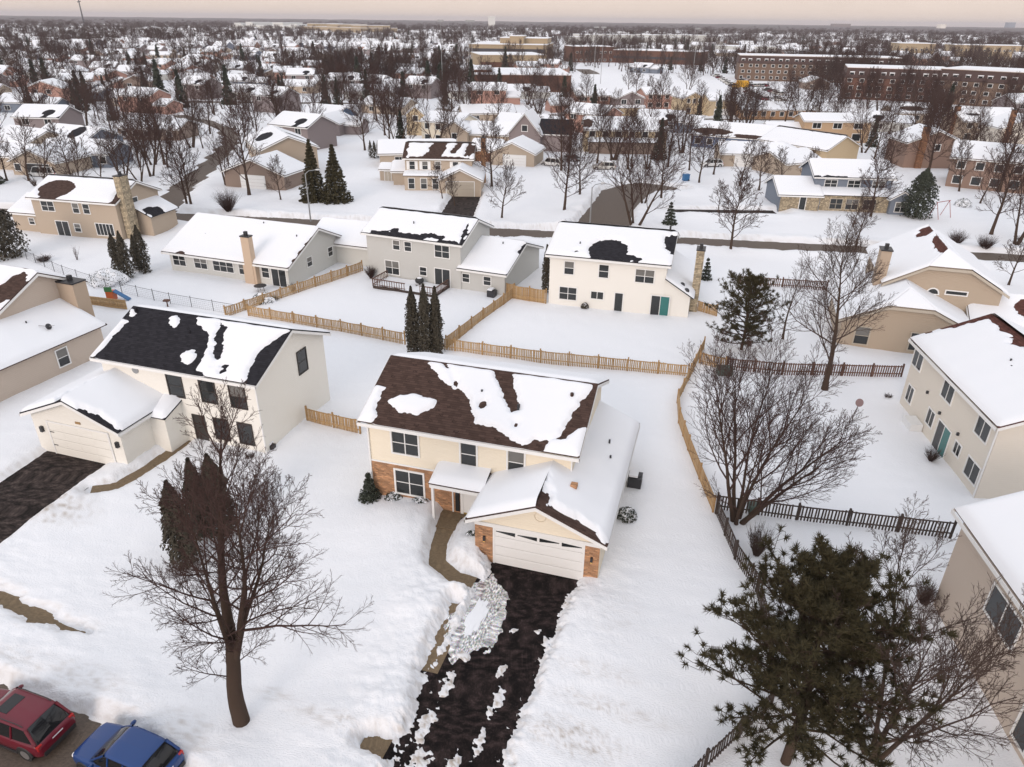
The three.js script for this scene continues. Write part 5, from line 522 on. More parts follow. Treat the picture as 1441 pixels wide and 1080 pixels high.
{ const g = thing('grill', 'covered round grill on the deck of the grey house', 'grill', -10.2, 0.25, -73.9); const c = part('cover', new THREE.SphereGeometry(0.5, 16, 10), blackP, g); c.scale.y = 0.7; c.position.y = 0.45; part('snow_cap', new THREE.SphereGeometry(0.48, 16, 6, 0, 6.283, 0, 0.9), snowM, g).position.y = 0.35; part('leg', new MB().tube([V3(0, -0.05, 0), V3(0, 0.3, 0)], [0.12, 0.12], 8).geo(), blackP, g); }
{ const p = at(367, 410, 0), g = thing('patio_table', 'round dark patio table in the ranch house yard', 'table', p.x, 0, p.z); const t = part('table_top', new THREE.CylinderGeometry(0.65, 0.65, 0.05, 24), metalDark, g); t.position.y = 0.62; for (let k = 0; k < 3; k++) part('leg', new MB().tube([V3(0.4 * Math.cos(k * 2.1), -0.1, 0.4 * Math.sin(k * 2.1)), V3(0.3 * Math.cos(k * 2.1), 0.62, 0.3 * Math.sin(k * 2.1))], [0.03, 0.03], 5).geo(), metalDark, g); }
{ const p = at(236, 432, 0), g = thing('bird_bath', 'small dark bird table beside the wire fence', 'bird table', p.x, 0, p.z); part('pole', new MB().tube([V3(0, -0.1, 0), V3(0, 0.6, 0)], [0.08, 0.06], 8).geo(), redwood[0], g); part('tray', boxGeo(0.6, 0.15, 0.4), redwood[0], g).position.y = 0.6; }
{ const p = at(846, 826, 0), g = thing('drain_cap', 'snow-capped round drain beside the right garage pier', 'drain', p.x, 0, p.z); part('ring', new THREE.CylinderGeometry(0.26, 0.28, 0.2, 20), metalDark, g).position.y = -0.02; const c = part('snow_cap', new THREE.SphereGeometry(0.25, 16, 8, 0, 6.283, 0, 1.5), snowM, g); c.scale.y = 0.5; c.position.y = 0.06; }
{ const g = thing('door_mat', 'black door mat on the porch of the cream house', 'mat', -8.42, 0, -35.75, -rad(16)); part('mat', new MB().box(5.9, 6.8, -0.118, -0.09, 0.5, 1.05).geo(), rubber, g); }
{ const p = at(823, 440, 0); snowyBush('dark tub with snow by the wall of the white house', 823, 433, 0.5, 0.4, 40, false); }
{ const c = at(172, 424, 0), g = thing('play_slide', 'blue and orange toy slide beside the wooden planter', 'toy', c.x, 0, c.z); part('slide', new MB().slab(V3(-0.8, 1.0, 0), V3(-0.8, 1.0, -0.6), V3(0.6, 0.05, -0.6), V3(0.6, 0.05, 0), 0.08).geo(), mat('blue_plastic', [0.03, 0.14, 0.32]), g); part('tower', new MB().box(-1.5, -0.8, -0.1, 1.0, -0.7, 0.1).geo(), mat('orange_plastic', [0.55, 0.12, 0.03], 0.5), g); part('side_wall', new MB().box(-1.55, -0.8, 1.0, 1.5, 0.02, 0.1).geo(), mat('green_plastic', [0.05, 0.2, 0.07], 0.5), g); }
{ const c = at(150, 432, 0); const g = thing('timber_planter', 'orange brown timber box wall behind the stone chimney', 'planter', c.x, 0, c.z, -0.25); for (let k = 0; k < 4; k++) part('board', new MB().box(-2.2, 2.4, 0.0 + k * 0.24, 0.22 + k * 0.24, -0.05, 0.05).geo(), cedar[k % 3], g); }
// ---------- the neighbourhood beyond the street ----------
const dullBrick = mat('dull_brick', [0.55, 0.5, 0.5], 0.9, { map: brickMap });
const quick = (label, u, v, th, L, D, he, rise, axis, wall, roof, o = {}) => { const p = at(u, v, 0), g = house(o.name || 'house', label, p.x, p.z, th); const st = 0.45, sd = Math.round(u * 3 + v);
  block(g, { a0: 0, a1: L, b0: 0, b1: D, he, rise, axis, wall, roof, trim: o.trim, snow: [{ step: st, thick: 0.2, seed: sd, bare: o.bare?.[0], ridge: o.ridge }, { step: st, thick: 0.2, seed: sd + 1, bare: o.bare?.[1] }] });
  for (const w of o.wings || []) block(g, { wall, roof, he: 2.5, rise: 1.4, trim: o.trim, snow: [{ step: st, seed: sd + 2 }, { step: st, seed: sd + 3 }], ...w });
  for (const [a, y, w = 1.2, h = 1.2, c = 1, b = 0, face = 'n'] of o.win || []) opening(g, { a, y, w, h, cols: c, rows: 1, b, face, t: 0.12 });
  if (o.door) garageDoor(g, o.door[0], o.door[1] + 0.02, 4.6, 2.1, null, o.dm || white); if (o.chim) chimney(g, ...o.chim); return g; };
const two = (L, y1 = 3.3, y0 = 0.7) => { const r = []; for (let a = 1.6; a < L - 1; a += 2.9) r.push([a, y1], [a, y0, 1.4, 1.3]); return r; }, one = L => { const r = []; for (let a = 1.5; a < L - 1; a += 2.8) r.push([a, 0.8]); return r; };
quick('tan gabled house with open garage and white van in front', 20, 246, 10, 9, 9, 2.6, 2.0, 'z', tan2, roofBrown, { wings: [{ a0: -9, a1: 2, b0: 4, b1: 12 }], win: [[1.2, 0.8]], door: [5.4, 0], dm: blackP });
quick('grey blue house with striped windows behind the white van', 48, 214, 22, 15, 10, 2.9, 2.2, 'x', blueG, roofDark, { win: one(15), bare: [[[0.7, 0.6, 0.12, 0.4]]] }); quick('low blue grey house behind the bare twin trees', 58, 234, 4, 14, 8, 2.7, 1.7, 'x', blueG, roofDark, { win: one(14) });
quick('low brown ranch house beyond the blue grey houses', 168, 196, 6, 15, 9, 2.7, 1.5, 'x', brownS, roofDark, { win: one(15) });
quick('tan gabled house with patchy charcoal roof beside the spruces', 352, 232, 62, 15, 10, 5, 2.0, 'x', tan2, roofDark, { bare: [[[0.45, 0.5, 0.2, 0.3]], [[0.45, 0.5, 0.2, 0.4]]], win: two(15) }); quick('brown gabled garage below the tan patchy-roofed house', 318, 262, 15, 11.5, 8, 2.6, 2.2, 'z', brownS, roofDark, { door: [5.5, 0] });
quick('grey gabled house near the blue roofed house', 436, 190, 12, 8, 10, 3, 1.7, 'z', mauve, roofDark, { win: one(8), wings: [{ a0: 6, a1: 12, b0: 3, b1: 9 }] }); quick('blue sided house with snow roof far behind the spruces', 425, 176, 30, 12, 9, 3, 2, 'x', siding('blue', [0.10, 0.17, 0.27]), roofDark, { win: one(12) });
quick('mustard yellow two-storey gable house', 573, 190, 5, 4.6, 14, 5, 1.8, 'z', yellowS, roofBrown, { win: [[2.3, 3.4]], wings: [{ a0: 4.6, a1: 14, b0: 3, b1: 11 }] }); quick('cream two-storey house with brick corner behind the colonial house', 594, 201, 25, 10, 9, 5, 1.5, 'x', cream, roofBrown, { win: two(10) });
quick('tan gabled house with long snow roof behind the colonial house', 622, 207, 12, 6, 10, 3.8, 1.9, 'z', tan2, roofBrown, { win: [[3, 1.6, 1.1, 1.5]], wings: [{ a0: 5.5, a1: 16, b0: 2, b1: 10, he: 3, rise: 2 }] });
quick('steep gabled grey house with dark bare roof', 716, 213, 12, 7, 9, 4, 4, 'z', mauve, roofDark, { win: [[3.5, 4.4]], wings: [{ a0: 6.5, a1: 13, b0: 2, b1: 9, he: 4, rise: 2.4, snow: [null, null] }] }); quick('tan garage with brown brick side by the white minivan', 690, 232, 14, 9, 9, 2.6, 1.9, 'z', tan2, roofBrown, { door: [5, 0], wings: [{ a0: -5, a1: 1, b0: 3, b1: 9, wall: dullBrick }] });
quick('yellow house with porch behind the cul-de-sac trees', 822, 214, 2, 18, 9, 4.9, 1.9, 'x', yellowS, roofBrown, { win: two(18), wings: [{ a0: 1, a1: 16, b0: -2, b1: 0.02, he: 2.5, rise: 0.4, axis: 'n', wall: brownS }], bare: [[[0.06, 0.5, 0.06, 0.35], [0.94, 0.6, 0.06, 0.3]]] });
quick('brick two-storey house with ribbon windows and low left wing', 811, 159, -12, 11, 9, 5.2, 1.5, 'x', siding('rosy', [0.42, 0.24, 0.19]), roofBrown, { win: [[2, 3.6, 2.4, 1, 3], [5.5, 3.6, 2.4, 1, 3], [9, 3.6, 2.4, 1, 3], [3, 0.4, 2, 1.6]], wings: [{ a0: -8, a1: 0, b0: 1, b1: 9 }] });
quick('dark mauve gabled house with two white windows', 868, 162, -10, 8.5, 12, 5, 1.8, 'z', mauve, roofBrown, { win: [[2, 3.2, 1.6, 1.3, 2], [6.5, 3.2, 1.6, 1.3, 2]], wings: [{ a0: -0.2, a1: 8.7, b0: -0.4, b1: 0.02, he: 2.3, rise: 0.3, axis: 'n', wall: yellowS }] }); quick('rosy brick house right of the mauve gable', 908, 154, -12, 10, 9, 4.8, 1.6, 'x', siding('rosy', [0.42, 0.24, 0.19]), roofBrown, { win: two(10) });
quick('buff gabled house with three small windows', 960, 161, -8, 7, 11, 4.8, 1.7, 'z', yellowS, roofBrown, { win: [[1.7, 3.4, 0.8], [3.5, 3.4, 0.8], [5.3, 3.4, 0.8], [2, 0.6]] }); quick('buff house with green window above its garage', 997, 164, -8, 8, 9, 4.8, 1.5, 'x', yellowS, roofBrown, { win: [[3, 3.1, 2, 1.3, 2]], door: [4, 0] });
quick('long brick ranch house before the parking lot', 1042, 167, -3, 24, 9, 2.7, 1.6, 'x', siding('orange_brick', [0.42, 0.25, 0.14]), roofBrown, { win: one(24) }); quick('tan brick two-storey house with three upper windows', 1128, 200, 2, 16, 8, 5, 1.2, 'x', siding('tan_brick', [0.45, 0.31, 0.19]), roofBrown, { win: [[3, 3.3, 2, 1.2, 2], [8, 3.3, 2, 1.2, 2], [13, 3.3, 2, 1.2, 2], [8, 0.7], [13, 0.5, 2, 1.6]], wings: [{ a0: -8, a1: 0, b0: 1, b1: 8 }] });
quick('blue gabled house with white crossover in front', 972, 206, 28, 18, 10, 2.9, 2.2, 'x', siding('blue_mid', [0.13, 0.17, 0.26]), roofBrown, { win: one(18), bare: [[[0.25, 0.3, 0.25, 0.25], [0.7, 0.15, 0.2, 0.12]]] }); quick('low tan garage house below the blue gabled house', 1014, 234, 4, 13, 8, 2.6, 1.5, 'x', tan2, roofBrown, { door: [5, 0], wings: [{ a0: 10, a1: 17, b0: -1, b1: 8, axis: 'z' }] });
quick('yellow tan house whose gable end faces the street', 1160, 232, -33, 11, 17, 3.0, 2.3, 'z', yellowS, roofBrown, { ridge: 0.3, win: [] }); quick('small snow-roofed wing house before the yellow gable', 1104, 250, -25, 9, 9, 2.6, 1.5, 'x', tan2, roofBrown, {});
quick('brown brick gabled house with outside chimney', 1270, 236, 2, 11, 9, 5, 2.3, 'z', siding('brick_dim', [0.27, 0.18, 0.14]), roofDark, { win: [[6, 3.4, 1, 1.2]], chim: [2.8, -0.3, 1.2, 0.8, 8, dullBrick] }); quick('large brown house with two storeys and snow-covered roof', 1330, 262, 30, 13, 10, 5.2, 2.0, 'x', siding('brick_dim', [0.27, 0.18, 0.14]), roofBrown, { win: two(13) });
quick('tan two-storey house behind the large brown house', 1350, 200, -4, 12, 9, 5, 2, 'x', tan2, roofDark, { win: two(12), chim: [0, 4, 1, 1, 8, dullBrick], bare: [[[0.3, 0.6, 0.15, 0.12]]] }); quick('cream gabled house with tall brick chimney', 1402, 212, 6, 11, 10, 5, 2.5, 'z', beige, roofDark, { chim: [1.2, -0.4, 1, 0.8, 9, dullBrick], win: [[6, 3.2]] });
quick('low white house between the bare trees near the apartments', 1155, 170, -2, 14, 8, 2.7, 1.5, 'x', paleGrey, roofBrown, { win: one(14) }); quick('pale gabled house before the brick apartments', 1255, 172, 4, 12, 9, 2.8, 1.8, 'x', tan2, roofBrown, { win: one(12), bare: [[[0.5, 0.5, 0.3, 0.3]]] }); quick('snow-roofed house below the brick apartment block', 1345, 178, 8, 16, 9, 3, 1.8, 'x', tan2, roofBrown, { win: one(16) });
quick('tan house at the far left with low snow roof', -12, 214, 30, 14, 10, 2.8, 2, 'x', tan2, roofBrown, { win: one(14) }); quick('rosy brick gable house in the left neighbourhood', 40, 147, -10, 11, 10, 5, 2, 'z', siding('rosy', [0.42, 0.24, 0.19]), roofBrown, { win: [[3, 3.2], [7, 3.2]] });
// tall and long buildings
function longBlock(label, name, u0, v0, u1, v1, D, h, o) { const a = at(u0, v0, 0), b = at(u1, v1, 0), L = Math.hypot(b.x - a.x, b.z - a.z), th = Math.atan2(b.z - a.z, b.x - a.x), g = thing(name, label, 'building', a.x, 0, a.z, -th); const mh = o.mansard || 0, wallTop = h - mh;
  part('wall', new MB().box(0, L, -0.5, wallTop, -D, 0).geo(), o.wall, g); if (mh) part('mansard', new MB().slab(V3(-0.5, wallTop, 0.5), V3(L + 0.5, wallTop, 0.5), V3(L, h, -1.2), V3(0, h, -1.2), 0.3).slab(V3(L + 0.5, wallTop, 0.5), V3(L + 0.5, wallTop, -D - 0.5), V3(L, h, -D), V3(L, h, -1.2), 0.3).slab(V3(-0.5, wallTop, -D - 0.5), V3(-0.5, wallTop, 0.5), V3(0, h, -1.2), V3(0, h, -D), 0.3).geo(), mat('mansard', [0.075, 0.045, 0.04], 0.9), g);
  part('roof', new MB().box(-0.3, L + 0.3, h - 0.1, h + 0.15, -D - 0.3, mh ? -1.0 : 0.3).geo(), o.band || o.wall, g); part('roof_snow', new MB().box(-0.1, L + 0.1, h + 0.15, h + 0.5, -D, mh ? -1.3 : 0).geo(), snowM, g);
  const fl = o.floors || 0; if (fl) { const wg = new MB().box(-0.85, 0.85, 0, 1.4, 0, 0.08).geo(), pg = new MB().box(-0.7, 0.7, 0.12, 1.28, 0.08, 0.1).geo(), n = Math.min(30, Math.floor(L / 3.6)); for (let f = 0; f < fl; f++) for (let k = 0; k < n; k++) { const w = part('window', wg, white, g), top = mh && f === fl - 1; w.position.set((k + 0.5) * L / n + (cell(k, f) - 0.5), 0.9 + f * (wallTop / (mh ? fl - 1 : fl)), top ? 0.02 : 0.01); if (top) { w.position.z = -0.15; w.position.y = wallTop + 0.5; } part('pane', pg, glass, w); if (top) part('snow_cap', new MB().box(-0.9, 0.9, 1.4, 1.6, -0.6, 0.15).geo(), snowM, w); } }
  for (const [x0, x1, z0, z1, hh] of o.up || []) { part('penthouse', new MB().box(x0 * L, x1 * L, h + 0.1, h + hh, -z1 * D, -z0 * D).geo(), o.wall2 || o.wall, g); part('roof_snow', new MB().box(x0 * L - 0.3, x1 * L + 0.3, h + hh, h + hh + 0.4, -z1 * D - 0.3, -z0 * D + 0.3).geo(), snowM, g); }
  for (const [y0, y1, m] of o.bands || []) part('wall_band', new MB().box(0.3, L - 0.3, y0, y1, 0.01, 0.12).geo(), m, g); return g; }
const brickFar = mat('far_brick', [0.20, 0.095, 0.065], 0.9, { map: grainMap }), brickTan = mat('far_tan_brick', [0.25, 0.165, 0.12], 0.9, { map: grainMap }), buff = mat('buff_stone', [0.58, 0.45, 0.29], 0.9, { map: grainMap }), ribbon = mat('ribbon_window', [0.06, 0.06, 0.07], 0.2);
longBlock('brown brick apartment block with mansard roof beside the parking lot', 'apartment_building', 1037, 113, 1262, 119, 22, 11.4, { wall: brickTan, mansard: 3.2, floors: 4 }); longBlock('large brick apartment block with snow-lined mansard at the right', 'apartment_building', 1312, 145, 1480, 158, 26, 11.6, { wall: brickTan, mansard: 3.4, floors: 4 }); longBlock('dim brick apartment wing behind the bare trees', 'apartment_building', 1185, 139, 1330, 145, 24, 11, { wall: brickFar, mansard: 3.2, floors: 4 });
longBlock('wide low dark brick building behind the bare trees', 'brick_hall', 665, 129, 803, 130, 45, 6.2, { wall: brickFar, up: [[0.02, 0.2, 0.2, 0.8, 1.5]] });
longBlock('buff stone school building with stepped flat roofs', 'school_building', 660, 85, 768, 87, 60, 10.5, { wall: buff, up: [[0.35, 0.98, 0.35, 0.9, 4], [0.5, 0.68, 0.2, 0.5, 5.5]], bands: [[5.5, 8, ribbon]] }); longBlock('low buff wing with red base before the school', 'school_wing', 676, 97, 768, 97, 40, 7.4, { wall: buff, bands: [[-0.4, 3.8, brickFar]] });
longBlock('low red brick block along the snowy playing field', 'brick_hall', 807, 88, 862, 88, 25, 10, { wall: brickFar, floors: 2 }); longBlock('long low red brick building right of the field', 'brick_hall', 862, 88, 985, 92, 30, 8, { wall: brickFar, bands: [[3, 4.5, ribbon]] }); longBlock('white snow-roofed hall behind the apartment block', 'white_hall', 1036, 78, 1090, 78, 40, 7, { wall: paleGrey });
longBlock('row of far pale townhouses with snowy roofs', 'townhouse_row', 815, 66, 1012, 66, 40, 10, { wall: paleGrey, up: [[0.05, 0.15, 0, 1, 2.5], [0.25, 0.38, 0, 1, 2.5], [0.5, 0.62, 0, 1, 2.5], [0.75, 0.9, 0, 1, 2.5]] }); longBlock('long tan block with snow roof at the far right', 'apartment_building', 1340, 83, 1441, 85, 30, 11, { wall: buff, floors: 2 }); longBlock('far tan apartment row before the right woods', 'apartment_building', 1262, 83, 1312, 84, 30, 12, { wall: buff, floors: 2 });
longBlock('far white gabled complex on the left horizon', 'white_hall', 325, 43, 420, 45, 80, 11, { wall: paleGrey, up: [[0.02, 0.12, 0.1, 0.9, 4], [0.2, 0.3, 0.1, 0.9, 6], [0.6, 0.75, 0.1, 0.9, 6], [0.85, 0.95, 0.1, 0.9, 3]] }); longBlock('far white hall beside the brick offices on the left', 'white_hall', 425, 47, 508, 51, 70, 12, { wall: buff, floors: 2, up: [[0.05, 0.2, 0.1, 0.9, 5], [0.4, 0.6, 0.1, 0.9, 5], [0.8, 0.95, 0.1, 0.9, 4]] });
for (const [l, u, v, w, h, m] of [['distant pale tower block on the horizon', 687, 41, 22, 34, paleGrey], ['distant cream tower on the right horizon', 1322, 43, 34, 30, beige], ['distant dark tower at the right end of the horizon', 1417, 43, 50, 48, blueG], ['faint wide tower on the hazy horizon', 1172, 42, 90, 26, mauve]]) { const p = at(u, v, 0), g = thing('tower_block', l, 'building', p.x, 0, p.z); part('wall', new MB().box(0, w, -1, h, -40, 0).geo(), m, g); part('roof', new MB().box(-1, w + 1, h, h + 3, -41, 1).geo(), m, g); }
{ const p = at(119, 38, 0), g = thing('radio_mast', 'thin lattice radio mast on the left horizon', 'mast', p.x, 0, p.z), s = p.length() / 1000, h = 34 * s; part('mast', new MB().tube([V3(0, 0, 0), V3(0, h, 0)], [0.9 * s, 0.35 * s], 6).geo(), metalDark, g); for (const [y, w] of [[0.72, 1.8], [0.84, 2.4], [0.95, 2]]) part('antenna', new MB().tube([V3(-w * s, h * y, 0), V3(w * s, h * y + 0.6 * s, 0)], [0.5 * s, 0.5 * s], 5).geo(), metalDark, g); }
for (const [u, v, h] of [[623, 132, 26], [661, 130, 26], [665, 128, 26], [835, 118, 24], [845, 118, 24], [973, 122, 24]]) { const p = at(u, v, 0), g = thing('floodlight_mast', 'tall thin floodlight mast by the playing field', 'light mast', p.x, 0, p.z, 0, 'floodlight masts'); part('pole', new MB().tube([V3(0, 0, 0), V3(0, h, 0)], [0.13, 0.08], 6).geo(), metalGrey, g); part('crossbar', new MB().box(-1.2, 1.2, h - 0.6, h, -0.2, 0.2).geo(), metalGrey, g); }
// cars in the apartment parking lot
{ const R = rng(77), cols = [['black', [0.02, 0.02, 0.022]], ['silver', [0.5, 0.49, 0.46]], ['red', [0.16, 0.006, 0.022]], ['white', [0.72, 0.72, 0.71]], ['grey', [0.28, 0.29, 0.3]]]; const rows = [[1052, 131, 1075, 141, 7], [1040, 112, 1058, 122, 5], [1056, 122, 1076, 122, 4], [1008, 108, 1030, 122, 7], [1080, 128, 1096, 134, 4], [1092, 140, 1118, 152, 6]];
  const protos = {}; for (const [u0, v0, u1, v1, n] of rows) for (let k = 0; k < n; k++) { const t = k / (n - 1), p = at(u0 + (u1 - u0) * t, v0 + (v1 - v0) * t, 0), [cn, cc] = cols[Math.floor(R() * 5)], th = 60 + R() * 10, label = { black: 'black', silver: 'silver', red: 'dark red', white: 'white', grey: 'grey' }[cn] + ' car in the apartment parking lot'; if (!protos[cn]) protos[cn] = car(label, 'cars in the apartment parking lot', p.x, p.z, th, paint(cn, cc), { snow: true }); else copyOf(protos[cn], p.x, PAVE, p.z, -rad(th)); }
  const p = at(1044, 125, 0), g = thing('yellow_truck', 'yellow box truck in the apartment parking lot', 'truck', p.x, 0, p.z, 0.3), y = mat('yellow_paint', [0.6, 0.32, 0.02], 0.5); part('box', new MB().box(-2.5, 2.5, 0.7, 3.4, -1.2, 1.2).geo(), y, g); part('cab', new MB().box(-4.2, -2.55, 0.5, 2.4, -1.1, 1.1).geo(), y, g); for (const x of [-3.4, 1.6]) for (const s of [-1, 1]) part('wheel', new THREE.CylinderGeometry(0.5, 0.5, 0.3, 14).rotateX(Math.PI / 2), rubber, g).position.set(x, 0.4, s * 1.05); part('windscreen', new MB().box(-4.25, -4.2, 1.4, 2.2, -1, 1).geo(), glass, g); }
// ---------- far houses, trees of the neighbourhood, woods ----------
const builtAt = []; scene.children.forEach(o => { if (o.userData.category === 'house' || o.userData.category === 'building') { o.updateMatrixWorld(); const b = new THREE.Box3().setFromObject(o); builtAt.push([b.min.x - 1, b.max.x + 1, b.min.z - 1, b.max.z + 1]); } });
const free = (x, z, r = 2) => !builtAt.some(b => x > b[0] - r && x < b[1] + r && z > b[2] - r && z < b[3] + r) && !cleared.some(c => x > c.box[0] && x < c.box[1] && z > c.box[2] && z < c.box[3] && distTo(c, x, z) < r);
const field = (x, z) => x > 18 && x < 130 && z < -255 && z > -420 || x > 84 && x < 138 && z < -245 && z > -345; // snowy playing field and parking lot
{
  const kinds = [['tan ranch house with snow-covered roof in the far neighbourhood', tan2, roofBrown, 15, 9, 2.7, 1.7, 'x', 0], ['grey two-storey house with snowy roof in the far neighbourhood', mauve, roofDark, 11, 9, 5, 2, 'x', 0], ['brown gabled house with snowy roof in the far neighbourhood', brownS, roofBrown, 10, 12, 3, 2, 'z', 0], ['pale house with white walls in the far neighbourhood', paleGrey, roofDark, 13, 9, 2.8, 1.8, 'x', 1], ['rosy brick house with patchy roof in the far neighbourhood', siding('rosy', [0.42, 0.24, 0.19]), roofBrown, 12, 9, 4.8, 1.8, 'x', 1], ['blue grey house with low wing in the far neighbourhood', blueG, roofDark, 12, 9, 3, 1.9, 'x', 1]];
  const protos = kinds.map(([label, w, r, L, D, he, rise, axis, wing], k) => { const g = house('far_house', label, 0, 0, 0, 'houses of the far neighbourhood'); block(g, { a0: -L / 2, a1: L / 2, b0: -D / 2, b1: D / 2, he, rise, axis, wall: w, roof: r, snow: [{ step: 0.8, seed: k, bare: k % 2 ? [[0.7, 0.4, 0.12, 0.3]] : null }, { step: 0.8, seed: k + 9 }] }); if (wing) block(g, { a0: L / 2, a1: L / 2 + 5, b0: -D / 2 + 1, b1: D / 2 - 1, he: 2.5, rise: 1.3, wall: w, roof: r, snow: [{ step: 0.8 }, { step: 0.8 }] }); for (const a of [-L / 4, L / 4]) opening(g, { a, y: he > 4 ? 3.3 : 0.8, w: 1.6, h: 1.2, cols: 2, rows: 1, b: -D / 2 }); return g; });
  const R = rng(5), spots = []; for (let row = 0; row < 52; row++) { const z0 = -150 - row * 23 - Math.max(0, row - 10) * 8; for (let x = -1500; x < 1500; x += 19) { const px = x + (R() - 0.5) * 7 + (row % 2) * 8, pz = z0 + (R() - 0.5) * 9 - px * 0.12, th = (row % 2 ? 8 : 16) + (R() - 0.5) * 50; if (Math.abs(px) > -pz * 0.85 + 20 || R() < 0.2 || !free(px, pz, 9) || field(px, pz)) continue; if (px > 30 && pz < -300 && R() < 0.6) continue; spots.push([px, pz, th]); } }
  spots.sort((a, b) => Math.hypot(...a) - Math.hypot(...b)); const rest = spots.slice(270); { const bodies = new MB().box(-6.5, 6.5, -0.3, 3.2, -4.5, 4.5).poly([V3(6.5, 3.2, 4.5), V3(6.5, 3.2, -4.5), V3(6.5, 5.2, 0)]).poly([V3(-6.5, 3.2, -4.5), V3(-6.5, 3.2, 4.5), V3(-6.5, 5.2, 0)]).geo(), tops = new MB().slab(V3(-7, 3.2, 5), V3(7, 3.2, 5), V3(7, 5.5, 0), V3(-7, 5.5, 0), 0.3).slab(V3(7, 3.2, -5), V3(-7, 3.2, -5), V3(-7, 5.5, 0), V3(7, 5.5, 0), 0.3).geo(), wm = mat('far_house_wall', [1, 1, 1], 0.8), A = new THREE.InstancedMesh(bodies, wm, rest.length), B = new THREE.InstancedMesh(tops, snowM, rest.length), o = new THREE.Object3D(), tones = [[0.40, 0.33, 0.26], [0.24, 0.2, 0.2], [0.3, 0.19, 0.15], [0.55, 0.54, 0.5], [0.18, 0.2, 0.25]]; rest.forEach(([x, z, th], i) => { builtAt.push([x - 6, x + 6, z - 4, z + 4]); o.position.set(x, 0, z); o.rotation.y = -rad(th); o.scale.set(0.8 + 0.5 * R(), 0.9 + 0.7 * R(), 0.9 + 0.3 * R()); o.updateMatrix(); A.setMatrixAt(i, o.matrix); B.setMatrixAt(i, o.matrix); A.setColorAt(i, C(...tones[Math.floor(R() * 5)])); }); A.name = 'distant_houses'; B.name = 'distant_snow_roofs'; for (const q of [A, B]) { q.castShadow = q.receiveShadow = true; scene.add(q); } tag(A, 'walls of the countless distant houses among the woods', 'houses', null, 'stuff'); tag(B, 'snowy roofs of the countless distant houses', 'roofs', null, 'stuff'); }
  spots.slice(0, 270).forEach(([x, z, th], i) => { builtAt.push([x - 8, x + 8, z - 6, z + 6]); const k = i < 6 ? i : Math.floor(R() * 6); if (i < 6) { protos[i].position.set(x, 0, z); protos[i].rotation.y = -rad(th); } else copyOf(protos[k], x, 0, z, -rad(th)); });
}
{ // bare trees one can pick out, by photograph pixel of their foot: [u, v, kind, scale]
  const spots = [[816, 276, 0, 0.9], [930, 281, 0, 1.0], [984, 257, 3, 1.0], [1040, 262, 1, 1.0], [1068, 268, 3, 0.8], [1010, 300, 1, 0.6], [623, 282, 1, 0.75], [640, 288, 1, 0.7], [264, 292, 3, 1.0], [318, 260, 2, 0.9], [395, 281, 1, 0.85], [100, 250, 3, 0.9], [175, 256, 2, 0.9], [197, 257, 2, 0.8], [205, 222, 0, 1.2], [270, 208, 2, 1.1], [296, 190, 3, 1.2], [363, 195, 3, 1.1], [348, 210, 0, 1], [160, 200, 0, 1.1], [10, 255, 0, 0.8], [1228, 232, 0, 0.9], [1215, 215, 2, 1.0], [1250, 240, 3, 0.9], [1175, 195, 0, 0.9], [1305, 250, 0, 1.2], [1350, 270, 1, 1.2], [1395, 330, 0, 1.0], [1430, 345, 2, 0.9], [1420, 400, 1, 0.9], [1405, 270, 0, 1.3], [1225, 305, 3, 1.0], [1200, 320, 1, 0.7], [755, 175, 2, 0.9], [700, 180, 0, 1.0], [660, 170, 2, 1.1], [635, 165, 0, 1.2], [575, 215, 1, 0.9], [530, 170, 0, 1.2], [560, 178, 0, 1.1], [505, 190, 0, 0.9], [470, 160, 2, 1.2], [845, 205, 0, 1.0], [865, 225, 2, 0.9], [960, 215, 2, 1.1], [940, 235, 0, 0.95], [790, 240, 0, 1.05], [1100, 260, 1, 0.9], [1135, 262, 3, 0.7], [884, 132, 3, 1.1], [895, 134, 3, 1], [918, 135, 1, 1], [1030, 172, 3, 1.2], [1105, 172, 0, 1.0], [1150, 180, 0, 1.1], [1128, 178, 2, 1.1], [1090, 165, 2, 0.9], [758, 160, 2, 1], [1375, 240, 2, 1.0], [1310, 210, 0, 1.0], [1205, 345, 3, 0.6], [1180, 168, 0, 1.1], [1198, 163, 2, 1.2], [1216, 170, 0, 1.2], [1236, 160, 2, 1.2], [1262, 165, 0, 1.2], [1285, 158, 2, 1.2], [1160, 158, 2, 1.1], [1246, 178, 0, 1.1], [1300, 172, 3, 1.2], [1325, 165, 2, 1.1], [1120, 160, 2, 1.1], [1410, 168, 0, 1.1], [1435, 175, 2, 1.1], [1140, 150, 0, 1.2], [1272, 148, 0, 1.2], [692, 262, 0, 0.95], [905, 290, 2, 0.8], [970, 240, 0, 0.9]];
  const R = rng(31); for (const [u, v, k, s] of spots) { const [x, z] = pos(u, v); copyOf(kindsNear[k], x, 0, z, R() * 6.28, ['tall bare tree with upswept limbs in the neighbourhood', 'small bare round-crowned tree in the neighbourhood', 'many-stemmed bare tree in the neighbourhood', 'open-crowned bare tree in the neighbourhood'][k], s * (1.02 + 0.18 * R())); }
}
